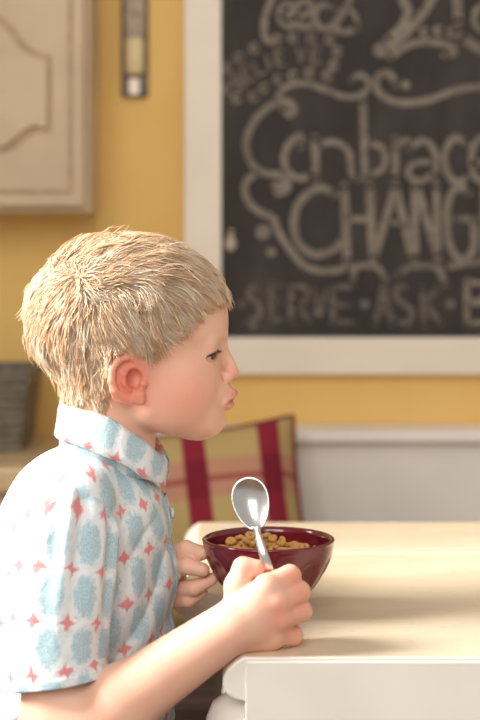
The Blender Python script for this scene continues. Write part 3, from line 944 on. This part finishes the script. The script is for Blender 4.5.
# ------------------------------------------------------------------ trunk, legs (under clothes), arms
RS = np.array([82.0, 490.0, -113.0])            # right shoulder joint
EL = Q(56, 746, -0.135)                          # right elbow
WR = Q(231, 627, -0.154)                         # right wrist
def build_trunk():
    G = Grid((-90, 425, -170), (330, 1440, 170), 3.2)
    G.cone((85, 545, 0), (45, 860, 0), 76, 88, 8, sc=(1, 1, 0.82))
    G.cone((106, 440, 0), (100, 520, 0), 41, 42, 8)
    G.cone((82, 502, -84), (82, 502, 84), 28, 28, 10)
    for sgn in (-1, 1):
        G.cone((82, 512, sgn * 106), (EL[0] - 2, EL[1], sgn * 140) if sgn < 0 else (92, 660, 150), 28, 28, 10)
        G.cone((40, 872, sgn * 52), (262, 792, sgn * 50), 62, 46, 12)       # thighs
        G.cone((262, 792, sgn * 50), (250, 1180, sgn * 62), 46, 32, 10)     # calves
        G.cone((250, 1180, sgn * 62), (250, 1340, sgn * 66), 32, 26, 10)
        G.cone((245, 1385, sgn * 70), (345 - 40, 1400, sgn * 76), 28, 22, 10)
    return G
V2, F2 = build_trunk().mesh(); V2 = relax(V2, F2, 2, 0.5)

def build_right_arm():
    G = Grid((18, 505, -225), (330, 745, -88), 1.3)
    up = RS + np.array([0, 20, 2])
    G.cone(up, EL, 36, 35, 8)
    mid = EL * 0.62 + WR * 0.38
    G.cone(EL, mid, 35, 32, 14); G.cone(mid, WR, 32, 23.5, 10)
    q = lambda *a: Q(*a)
    W0 = q(238, 624, -0.154)
    mcp = [q(267, 588, -0.156), q(276, 602, -0.158), q(278, 618, -0.156), q(273, 633, -0.151)]
    pip = [q(290, 576, -0.142), q(299, 592, -0.141), q(301, 611, -0.139), q(293, 635, -0.137)]
    dip = [q(287, 583, -0.117), q(294, 597, -0.114), q(293, 613, -0.114), q(286, 631, -0.116)]
    tip = [q(268, 582, -0.118), q(276, 596, -0.118), q(276, 610, -0.120), q(272, 624, -0.121)]
    rad = [(13, 10.2, 8.6, 7.6), (13, 10.4, 8.8, 7.8), (12.5, 10.0, 8.4, 7.4), (12, 9.0, 7.6, 6.8)]
    for i in range(4): G.cone(W0, mcp[i], 19.5, rad[i][0], 7)
    G.cone(q(244, 634, -0.148), q(270, 638, -0.144), 16, 12, 7)       # heel of the hand
    G.cone(q(252, 610, -0.140), q(274, 612, -0.138), 13, 9, 7)        # palm
    for i in range(4):
        H = Grid(G.lo, G.lo + (G.n - 1) * G.h, G.h)
        H.F = None
        r = rad[i]
        G.chain([mcp[i], pip[i]], [r[0] - 1, r[1]], 3.2)
        G.chain([pip[i], dip[i], tip[i]], [r[1], r[2], r[3]], 2.0)
    G.chain([q(240, 608, -0.146), q(238, 586, -0.143), q(243.5, 568, -0.140), q(257, 568, -0.141)], [15.5, 12.4, 9.6, 7.8], 4)   # thumb
    return G
GA = build_right_arm()
V3, F3 = GA.mesh(); V3 = relax(V3, F3, 2, 0.5)

def build_left_arm():
    G = Grid((70, 510, -50), (232, 710, 190), 1.5)
    q = lambda *a: Q(*a)
    wr = q(150, 590, 0.045)
    G.cone((92, 655, 148), wr, 30, 23, 8)
    pal = q(168, 580, 0.022)
    G.cone(wr, pal, 22, 18, 8)
    F_ = [[(168, 556, .012), (186, 549, 0), (202, 553, -.008)], [(170, 570, .008), (188, 566, -.012), (203, 570, -.016)],
          [(172, 590, .010), (194, 588, -.006), (212, 579, -.008)], [(170, 600, .014), (188, 600, .0), (202, 592, .002)]]
    for fg, r in zip(F_, ((10, 9.0, 7.2), (10, 8.6, 7.0), (9.5, 8, 6.4), (9, 7.5, 6))):
        G.cone(pal, q(*fg[0]), 16, r[0], 5)
        G.chain([q(*p) for p in fg], r, 1.8)
    G.chain([q(160, 566, 0.03), q(178, 556, 0.038), q(196, 552, 0.04)], [13, 10.5, 8], 5)
    return G
V4, F4 = build_left_arm().mesh(); V4 = relax(V4, F4, 2, 0.5)

allV = np.concatenate([Vh, V2, V3, V4])
offs = np.cumsum([0, len(Vh), len(V2), len(V3)])
allF = np.concatenate([Fh + offs[0], F2 + offs[1], F3 + offs[2], F4 + offs[3]])
tint = np.concatenate([th, skin_tint(V2, 'body'), skin_tint(V3, 'hand'), skin_tint(V4, 'body')])
SEAT = (U2W(np.array([40.0, 950.0, 0.0]))).tolist()
person = mk('person', U2W(allV), allF, M['skin'], loc=(SEAT[0], SEAT[1], SEAT[2]), attrs={'tint': tint})
tag(person, 'fair haired child in floral shirt at the table holding up a spoon', 'person')

# eyes and teeth
for sgn in (-1, 1):
    c = np.array([EC[0], EC[1], sgn * EC[2]]); r = 12.4
    vs = []; tn = []; fs = []
    nr, ns = 26, 36
    gaze = np.array([0.90, 0.04, -0.42 ]); gaze /= np.linalg.norm(gaze)
    e1 = np.cross(gaze, (0, 1, 0)); e1 /= np.linalg.norm(e1); e2 = np.cross(gaze, e1)
    for j in range(nr + 1):
        a = math.pi * j / nr; ad = math.degrees(a)
        for i in range(ns):
            b = 2 * math.pi * i / ns
            dvec = gaze * math.cos(a) + (e1 * math.cos(b) + e2 * math.sin(b)) * math.sin(a)
            bulge = 1 + 0.05 * max(0, 1 - (ad / 30) ** 2)
            vs.append(c + dvec * r * bulge)
            cc = lin(18, 12, 10) if ad < 12 else lin(92, 66, 50) if ad < 26 else lin(52, 36, 30) if ad < 31 else lin(224, 208, 200)
            tn.append(cc)
    for j in range(nr):
        for i in range(ns): fs.append((j*ns+i, j*ns+(i+1) % ns, (j+1)*ns+(i+1) % ns, (j+1)*ns+i))
    mk('eye', U2W(np.array(vs)), fs, M['eye'], person, attrs={'tint': np.array(tn)})
lash_mat = simple('lash_brown', lin(96, 66, 44), 0.6, 0.1)
for sgn in (-1, 1):
    lv = []; lf = []
    for i in range(26):
        az = math.radians(-30 + 100 * i / 25); q_ = max(0, 1 - ((math.degrees(az) - 14) / 62) ** 2)
        el = -0.10 - 0.0022 * (math.degrees(az) - 14) + 0.20 * math.sqrt(q_)
        d0 = np.array([math.cos(az), -el, math.sin(az)]); d0 /= np.linalg.norm(d0)
        base = EC + d0 * 14.2; tip_ = EC + d0 * 18.5 + np.array([0, 1.2 - 2.6 * (i % 3) * 0.3, 0.4])
        sd_ = np.cross(d0, (0, 1, 0)) * 0.45
        b = len(lv)
        for p_ in (base - sd_, base + sd_, base + np.array([0, -0.7, 0]), tip_): lv.append((p_[0], p_[1], sgn * p_[2]))
        lf += [(b, b+1, b+3), (b+1, b+2, b+3), (b+2, b, b+3), (b, b+2, b+1)]
    mk('eyelashes', U2W(np.array(lv)), lf, lash_mat, person)
tv = [(229.5 + dx, 400.2 + dy, w) for w in np.linspace(-11, 11, 9) for dx, dy in ((1.6 - abs(w) * .25, -2.6), (2.0 - abs(w) * .25, 2.2), (-4, 2.2), (-4, -2.6))]
tf = []
for i in range(8):
    for q in range(4): tf.append((i*4+q, i*4+(q+1) % 4, (i+1)*4+(q+1) % 4, (i+1)*4+q))
tf += [(3, 2, 1, 0), (32, 33, 34, 35)]
mk('teeth', U2W(np.array(tv)), tf, M['tooth'], person)

# ------------------------------------------------------------------ hair
def make_hair():
    ok = (hm > -1) & (~onear)
    cand = Vh[ok]; cm = hm[ok]
    N = 26000; MC = 1000
    pick = rng.integers(0, len(cand), N + MC)
    root = cand[pick] + rng.normal(0, 0.6, (N + MC, 3)); mk_m = cm[pick]
    whorl = Q(92, 292, -0.055)
    far = np.array([whorl[0], whorl[1], -whorl[2]])
    n = 8
    near = np.empty(N, int)
    gr = root[N:]
    for a in range(0, N, 4000):
        b_ = min(N, a + 4000); dd = ((root[a:b_, None, :] - gr[None]) ** 2).sum(2); near[a:b_] = dd.argmin(1)
    cf = rng.uniform(0.72, 1.28, MC); ch_ = rng.uniform(0.55, 1.25, MC)
    px, py = proj(root[:, 0], root[:, 1], -np.abs(root[:, 2]))
    top = np.clip((300 - root[:, 1]) / 45, 0, 1); front = np.clip((root[:, 0] - 165) / 45, 0, 1)
    back = np.clip((85 - root[:, 0]) / 45, 0, 1); low = np.clip((root[:, 1] - 345) / 45, 0, 1)
    L = 30 + 16 * top + 6 * front - 14 * low * (1 - 0.3 * back) + 2 * back
    L *= rng.uniform(0.78, 1.1, N + MC) * np.r_[cf[near], cf]
    edge = np.clip((mk_m + 1) / 22, 0.0, 1)
    L *= 0.55 + 0.45 * edge
    L += 6 * front * (1 - edge)
    Hm = 8.0 + 4.0 * top + 2.5 * back - 5.0 * low
    H = Hm * rng.uniform(0.1, 1.0, N + MC) ** 0.8 * (0.5 + 0.5 * edge)
    H += rng.uniform(0, 5, N + MC) * top * back
    H *= np.r_[ch_[near], ch_]
    fly = rng.random(N + MC) < 0.06
    H[fly] += rng.uniform(2, 6, fly.sum())
    jit = rng.normal(0, 0.22, (N + MC, 3)); jit[N:] = rng.normal(0, 0.5, (MC, 3))
    p = root.copy(); path = [p.copy()]
    seg = (L / (n - 1))[:, None]
    for s in range(1, n):
        t = s / (n - 1)
        nrm = HG.grad(p, 3.0)
        wpt = np.where(p[:, 2:3] < 6, whorl, whorl)
        away = p - wpt; away /= np.linalg.norm(away, axis=1, keepdims=True) + 1e-6
        sidew = np.clip(np.abs(p[:, 2:3]) / 60, 0, 1)
        fr = np.clip((p[:, 0:1] - 165) / 45, 0, 1); bk_ = np.clip((80 - p[:, 0:1]) / 45, 0, 1)
        tp = np.clip((300 - p[:, 1:2]) / 45, 0, 1)
        comb = np.concatenate([0.55 * tp + 0.25 * fr + 0.12 - 0.28 * bk_, 0.75 * (1 - tp) + 0.45 * fr, 0.12 * np.sign(p[:, 2:3]) * (1 - sidew) * tp], 1)
        sw = 0.6 * np.sin(p[:, 0:1] * 0.085 + p[:, 2:3] * 0.07) + 0.5 * np.sin(p[:, 1:2] * 0.12 - p[:, 2:3] * 0.10 + 1.7)
        sway = np.concatenate([-sw * 0.35, 0.5 * sw, 0.5 * sw], 1)
        nearw = np.clip(np.linalg.norm(p - wpt, axis=1, keepdims=True) / 40, 0.25, 1)
        d = 0.6 * nearw * away + 0.9 * comb + (0.65 + 0.5 * tp) * sway + jit * (0.6 + 0.8 * t)
        d -= nrm * (d * nrm).sum(1, keepdims=True)
        d /= np.linalg.norm(d, axis=1, keepdims=True) + 1e-6
        p = p + d * seg
        off = H * (1 - math.exp(-3.2 * t)) + 0.5
        if s >= n - 2: off = off + np.r_[rng.normal(0, 0.6, N), rng.normal(1.0, 2.4, MC)] * (0.5 + 0.5 * edge)
        for _ in range(2):
            g = HG.grad(p, 3.0); sd = HG.sample(p)
            # hair leaving the hairline keeps falling instead of hugging the face
            p = p + g * np.clip(off - sd, -3.5, 6)[:, None]
        path.append(p.copy())
    path = np.stack(path, 1)                      # (N+MC, n, 3)
    guide = path[N:]; path = path[:N]; root = root[:N]
    # big tufts, then small clumps
    big = rng.choice(len(guide), 170, replace=False)
    nb_ = ((guide[:, None, 0] - guide[None, big, 0]) ** 2).sum(2).argmin(1)
    t3 = np.linspace(0, 1, n)[None, :, None]
    wav = np.sin(np.linspace(0, 5.0, n)[None, :, None] + rng.uniform(0, 6, (len(guide), 1, 1))) * rng.normal(0, 1.3, (len(guide), 1, 3)) * t3
    guide = guide * (1 - 0.5 * t3) + guide[big][nb_] * 0.5 * t3 + wav
    tt = np.linspace(0, 1, n)[None, :, None]
    kk = 0.66 * tt ** 1.0 * rng.uniform(0.5, 1.15, (N, 1, 1))
    kk = np.where(fly[:N, None, None], 0.15 * tt, np.clip(kk, 0, 0.9))
    path = path * (1 - kk) + guide[near] * kk
    # three-sided tapered strands
    W = rng.uniform(0.36, 0.62, N)
    tang = np.gradient(path, axis=1); tang /= np.linalg.norm(tang, axis=2, keepdims=True) + 1e-9
    ref = np.array([0.3, 0.2, 0.93]); a = np.cross(tang, ref); a /= np.linalg.norm(a, axis=2, keepdims=True) + 1e-9
    b = np.cross(tang, a)
    tap = np.array([1, 1, 1, 0.95, 0.85, 0.7, 0.5, 0.15])[None, :, None] * W[:, None, None]
    vv = np.stack([path + tap * (a * math.cos(q) + b * math.sin(q)) for q in (0.3, 0.3 + 2.094, 0.3 + 4.189)], 2)   # N,n,3,3
    vv = vv.reshape(-1, 3)
    idx = np.arange(N * n * 3).reshape(N, n, 3)
    fs = []
    for q in range(3):
        fs.append(np.stack([idx[:, :-1, q], idx[:, :-1, (q+1) % 3], idx[:, 1:, (q+1) % 3], idx[:, 1:, q]], -1).reshape(-1, 4))
    cl = rng.random(len(guide))[near] * 0.55 + rng.random(N) * 0.45
    c0 = np.array(lin(220, 180, 138)[:3]); c1 = np.array(lin(245, 220, 186)[:3]); c2 = np.array(lin(255, 248, 236)[:3])
    cc = np.where(cl[:, None] < 0.5, c0 + (c1 - c0) * (cl[:, None] * 2), c1 + (c2 - c1) * (cl[:, None] * 2 - 1))
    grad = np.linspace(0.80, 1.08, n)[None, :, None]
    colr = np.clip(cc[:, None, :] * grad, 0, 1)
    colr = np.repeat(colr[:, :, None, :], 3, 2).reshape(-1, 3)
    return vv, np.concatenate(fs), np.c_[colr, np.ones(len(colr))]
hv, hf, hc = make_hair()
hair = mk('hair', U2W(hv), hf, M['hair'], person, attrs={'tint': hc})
tag(hair, 'short tousled blond hair', kind='stuff')

# ------------------------------------------------------------------ shirt
CW, CH = 31.0, 43.0                              # print repeat in units
def fold(u, v, w):
    d1 = 0.10 * u + 0.055 * v + 0.6 * np.sin(0.05 * v)
    crease = 3.6 * (np.abs(np.sin(d1)) ** 0.6 - 0.6) * (np.clip((u - 100) / 30, 0, 1))
    return (crease + 2.2 * np.sin(0.055 * u + 0.02 * v - 0.03 * w + 1.0) * np.sin(0.03 * v + 0.5) + 1.6 * np.sin(0.09 * u - 0.045 * v + 0.04 * w)
            + 1.2 * np.sin(0.16 * (u + 0.35 * v) + 2 * np.sin(0.03 * v)))
def build_shirt():
    G = Grid((-60, 425, -150), (196, 810, 150), 1.7)
    def torso(u, v, w):
        A = np.array([85, 530.0]); B = np.array([52, 790.0]); ab = B - A; l2 = ab @ ab
        du = u - A[0]; dv = v - A[1]
        t = np.clip((du * ab[0] + dv * ab[1]) / l2, 0, 1)
        r = 87 + 32 * t
        wob = fold(u, v, w) * np.clip((v - 470) / 60, 0, 1)
        return (np.sqrt((du - t*ab[0])**2 + (dv - t*ab[1])**2 + (w * 0.78)**2) - r - wob).astype(np.float32)
    G.func(torso, (-60, 420, -150), (196, 810, 150), 0, 'add')
    G.cone((84, 492, -100), (84, 492, 100), 34, 34, 14)
    G.cone((94, 486, -36), (86, 492, -96), 34, 34, 12); G.cone((94, 486, 36), (86, 492, 96), 34, 34, 12)
    # hollow neck opening and open hem
    G.cone((112, 380, 0), (106, 470, 0), 47, 49, 3, 'sub')
    G.cone((150, 440, 0), (140, 470, 0), 22, 20, 5, 'sub')
    def below(u, v, w): return (780 - v + 0 * u + 0 * w).astype(np.float32)
    G.func(below, (-60, 760, -150), (196, 820, 150), 0, 'sub')
    return G
SG = build_shirt()
Vs, Fs = SG.mesh(); Vs = relax(Vs, Fs, 1, 0.5)
ang = np.arctan2(Vs[:, 2] * 0.8, Vs[:, 0] - 78)
pat = np.c_[(ang * 96) / CW, (Vs[:, 1] + 0.15 * Vs[:, 0]) / CH, np.zeros(len(Vs))]
shirt = mk('shirt', U2W(Vs), Fs, M['shirt'], person, attrs={'pat': pat})
tag(shirt, 'pale blue and white cotton shirt printed with coral flowers')

def build_sleeve(side):
    # revolved cloth tube from shoulder seam to hem with pleats gathered at the seam
    if side < 0:
        axis = [np.array([85, 482, -88.]), np.array([81, 506, -116.]), np.array([75, 570, -134.]), np.array([72, 622, -142.]), Q(60, 682, -0.130)]
        rx = [25, 43, 46.5, 46.5, 46]
    else:
        axis = [np.array([85, 482, 88.]), np.array([82, 505, 116.]), np.array([86, 560, 134.]), np.array([90, 610, 144.]), np.array([93, 640, 148.])]
        rx = [25, 43, 46, 45, 44]
    n, m = 96, 60
    ts = np.linspace(0, 1, m)
    ax = np.array([[np.interp(t, np.linspace(0, 1, 5), [a[i] for a in axis]) for i in range(3)] for t in ts])
    for _ in range(6): ax[1:-1] = (ax[:-2] + 2 * ax[1:-1] + ax[2:]) / 4
    r = np.interp(ts, np.linspace(0, 1, 5), rx)
    arc = np.r_[0, np.cumsum(np.linalg.norm(np.diff(ax, axis=0), axis=1))]
    V = []; U = []
    def ringpts(j, rr, inner=False):
        t = ts[j]; d = ax[min(j+1, m-1)] - ax[max(j-1, 0)]; d /= np.linalg.norm(d)
        e1 = np.array([1, 0, 0]) - d * d[0]; e1 /= np.linalg.norm(e1); e2 = np.cross(d, e1)
        out = []
        for i in range(n):
            a = 2 * math.pi * i / n
            pl = (3.2 * math.sin(9 * a + 0.8) + 1.6 * math.sin(14 * a)) * math.exp(-((t - 0.28) / 0.26) ** 2)
            pl += 2.2 * math.sin(3 * a + 4.5 * t) * t + 1.2 * math.sin(5 * a - 7 * t + 1) * t * (1 - 0.4 * t)
            hem = 0.9 if t > 0.9 else 0
            q = rr + (pl if not inner else pl) + (hem if not inner else 0)
            out.append(ax[j] + q * (e1 * math.cos(a) + e2 * math.sin(a) * 0.96))
        return out
    for j in range(m):
        V += ringpts(j, r[j]); U += [((2 * math.pi * i / n) * 45 / CW + 0.1, (arc[j] - arc[-1]) / CH + 0.32, 0) for i in range(n)]
    # turn inside at the hem
    for jj in range(m - 1, m - 9, -1):
        V += ringpts(jj, r[jj] - 2.0, True); U += [((2 * math.pi * i / n) * 45 / CW, (arc[jj] - arc[-1]) / CH + 0.32, 0) for i in range(n)]
    rows = m + 8
    Fq = [(j*n+i, j*n+(i+1) % n, (j+1)*n+(i+1) % n, (j+1)*n+i) for j in range(rows - 1) for i in range(n)]
    o = mk('sleeve', U2W(np.array(V)), Fq, M['shirt'], shirt, attrs={'pat': np.array(U)})
    # stitched hem band
    return o
for sd in (-1, 1): build_sleeve(sd)

def build_collar():
    n = 80
    def row(cu, ru, rw, vf, vb, pw_, gap, j):
        out = []; uu = []
        for i in range(n):
            x = i / (n - 1)
            t = gap + (2 * math.pi - 2 * gap) * x
            f = (1 + math.cos(t)) / 2
            out.append((cu + ru * math.cos(t), vb + (vf - vb) * f ** pw_, rw * math.sin(t)))
            uu.append(((x * 2 - 1) * 5.9 + 0.3, j * 0.215 + 0.55, 0))
        return out, uu
    spec = [(112, 53, 56, 482, 456, 2.0, 0.24), (113, 51.0, 53, 466, 420, 2.3, 0.20), (113.5, 51.5, 52, 459, 405, 2.4, 0.20), (114, 53.5, 53.5, 458, 403, 2.4, 0.20),
            (114.5, 55.5, 57, 463, 407, 2.3, 0.24), (114.5, 56.5, 61, 471, 417, 2.2, 0.32), (114, 57.5, 66, 481, 427, 2.1, 0.40), (113.5, 58.5, 69, 489, 433.5, 2.0, 0.46), (113.5, 55.5, 66, 489, 433, 2.0, 0.46)]
    V = []; U = []
    for j, sp in enumerate(spec):
        a, b = row(*sp, j); V += a; U += b
    wv = np.array(V); wv[:, 1] += 0.8 * np.sin(wv[:, 2] * 0.17 + wv[:, 0] * 0.12); wv[:, 2] *= 1 + 0.012 * np.sin(wv[:, 0] * 0.3)
    F_ = [(j*n+i, j*n+i+1, (j+1)*n+i+1, (j+1)*n+i) for j in range(len(spec) - 1) for i in range(n - 1)]
    o = mk('collar', U2W(wv), F_, M['shirt'], shirt, attrs={'pat': np.array(U)})
    so = o.modifiers.new('thickness', 'SOLIDIFY'); so.thickness = 0.0014; so.offset = 0
    return o
build_collar()

# front placket following the chest
def front_u(v, w):
    us = np.linspace(196, 90, 160)
    s = SG.sample(np.c_[us, np.full(160, v), np.full(160, w)])
    k = np.argmax(s < 0); return us[k]
vv = np.linspace(494, 775, 66)
pv = []; pu = []
for v_ in vv:
    for w_ in (-16, -15, -6, 4, 9, 9.5):
        base = front_u(v_, w_)
        lift = {-16: -2.0, -15: 2.2, -6: 3.0, 4: 3.6, 9: 4.0, 9.5: -2.0}[w_] + 1.3 * math.sin(v_ * 0.07)
        pv.append((base + lift, v_, w_)); pu.append((w_ / CW * 1.2, v_ / CH, 0))
pf = [(j*6+i, j*6+i+1, (j+1)*6+i+1, (j+1)*6+i) for j in range(len(vv) - 1) for i in range(5)]
mk('placket', U2W(np.array(pv)), pf, M['shirt'], shirt, attrs={'pat': np.array(pu)})
for v_ in (512, 572, 632, 696):
    u0 = front_u(v_, -8) + 4.2
    c = np.array([u0, v_, -8.0]); ring_v = []
    for dx, rr in ((-1.5, 5.6), (0.6, 5.6), (1.3, 4.8), (0.9, 3.6)):
        for i in range(18):
            a = 2 * math.pi * i / 18
            ring_v.append(c + np.array([dx, rr * math.sin(a), rr * math.cos(a)]))
    bf = [(j*18+i, j*18+(i+1) % 18, (j+1)*18+(i+1) % 18, (j+1)*18+i) for j in range(3) for i in range(18)] + [tuple(range(54, 72))]
    mk('button', U2W(np.array(ring_v)), bf, M['button'], shirt)

# shorts
def build_shorts():
    G = Grid((-80, 700, -165), (320, 960, 165), 3.0)
    G.cone((46, 800, 0), (44, 880, 0), 104, 96, 10, sc=(1, 1, 0.8))
    for sgn in (-1, 1): G.cone((40, 872, sgn * 54), (240, 800, sgn * 50), 70, 60, 14)
    return G
V5, F5 = build_shorts().mesh(); V5 = relax(V5, F5, 2, 0.5)
tag(mk('shorts', U2W(V5), F5, M['shorts'], person), 'dark brown checked shorts')

# stool under the child
zs = U2W(np.array([0, 955.0, 0]))[2]
stl = empty('stool', (SEAT[0] - 0.0, 0.0, 0))
tag(stl, 'brown wooden stool the child sits on', 'stool')
lathe('seat', SEAT[0], 0.0, [(0.14, zs - 0.03), (0.155, zs - 0.024), (0.155, zs - 0.006), (0.145, zs)], M['stool'], stl, 40)
for sx in (-1, 1):
    for sy in (-1, 1):
        tube('leg', [(SEAT[0] + sx * 0.10, sy * 0.10, zs - 0.03), (SEAT[0] + sx * 0.14, sy * 0.14, 0.0)], [0.016, 0.013], M['stool'], stl, 10)

# ------------------------------------------------------------------ spoon held in the fist
q = lambda *a: U2W(Q(*a))
tipp = q(245.5, 477, -0.124); neck = q(257, 531, -0.1335)
ax_ = neck - tipp; Ls = np.linalg.norm(ax_); ax_ /= Ls
side = np.cross(ax_, np.array([0, 1, 0])); side /= np.linalg.norm(side); nrm = np.cross(side, ax_)
if nrm[1] > 0: nrm = -nrm           # towards the camera
spoon = empty('spoon', tuple(neck))
tag(spoon, 'stainless steel spoon held upright in the raised fist above the bowl', 'spoon')
def spoon_bowl():
    V = []; F_ = []
    n, m = 40, 10
    Wd = 0.0152
    cen = tipp + ax_ * Ls * 0.47
    for layer in (0, 1):
        for j in range(m + 1):
            rr = j / m
            for i in range(n):
                a = 2 * math.pi * i / n
                y = math.cos(a); x = math.sin(a)
                wd = Wd * (1 - 0.16 * y)                       # broader towards the tip side
                ln = Ls * (0.47 if y < 0 else 0.53)
                dep = 0.0062 * (1 - rr ** 2.0)
                pos = cen + ax_ * (y * ln * rr) + side * (x * wd * rr) - nrm * (dep + (0.0009 if layer else 0) * (1 if rr < 1 else 0.9))
                V.append(pos)
        b = layer * (m + 1) * n
        for j in range(m):
            for i in range(n):
                f_ = (b+j*n+i, b+j*n+(i+1) % n, b+(j+1)*n+(i+1) % n, b+(j+1)*n+i)
                F_.append(f_ if layer == 0 else f_[::-1])
    e0, e1 = m * n, (m + 1) * n + m * n
    for i in range(n): F_.append((e0+i, e0+(i+1) % n, e1+(i+1) % n, e1+i))
    return V, F_
v, f = spoon_bowl(); mk('spoon_bowl', v, f, M['steel'], spoon)
hp = [neck - ax_ * 0.004, neck + ax_ * 0.003, q(259.5, 541, -0.136), q(264, 556, -0.140), q(270.5, 576, -0.139), q(279, 600, -0.1345), q(287, 622, -0.131)]
hp = np.array(spline(hp, 6))
tt = np.linspace(0, 1, len(hp))
hw = np.interp(tt, [0, 0.08, 0.2, 0.5, 1], [0.0042, 0.0032, 0.0027, 0.0039, 0.0056])
hv_ = []
for i in range(len(hp)):
    t = hp[min(i+1, len(hp)-1)] - hp[max(i-1, 0)]; t /= np.linalg.norm(t)
    sd_ = np.cross(t, np.array([0, 1, 0])); sd_ /= np.linalg.norm(sd_); nn = np.cross(sd_, t)
    for k_ in range(12):
        a = 2 * math.pi * k_ / 12; hv_.append(hp[i] + sd_ * math.cos(a) * hw[i] + nn * math.sin(a) * 0.0012)
hf_ = [(i*12+k_, i*12+(k_+1) % 12, (i+1)*12+(k_+1) % 12, (i+1)*12+k_) for i in range(len(hp)-1) for k_ in range(12)]
hf_ += [tuple(reversed(range(12))), tuple(range((len(hp)-1)*12, len(hp)*12))]
mk('handle', hv_, hf_, M['steel'], spoon)
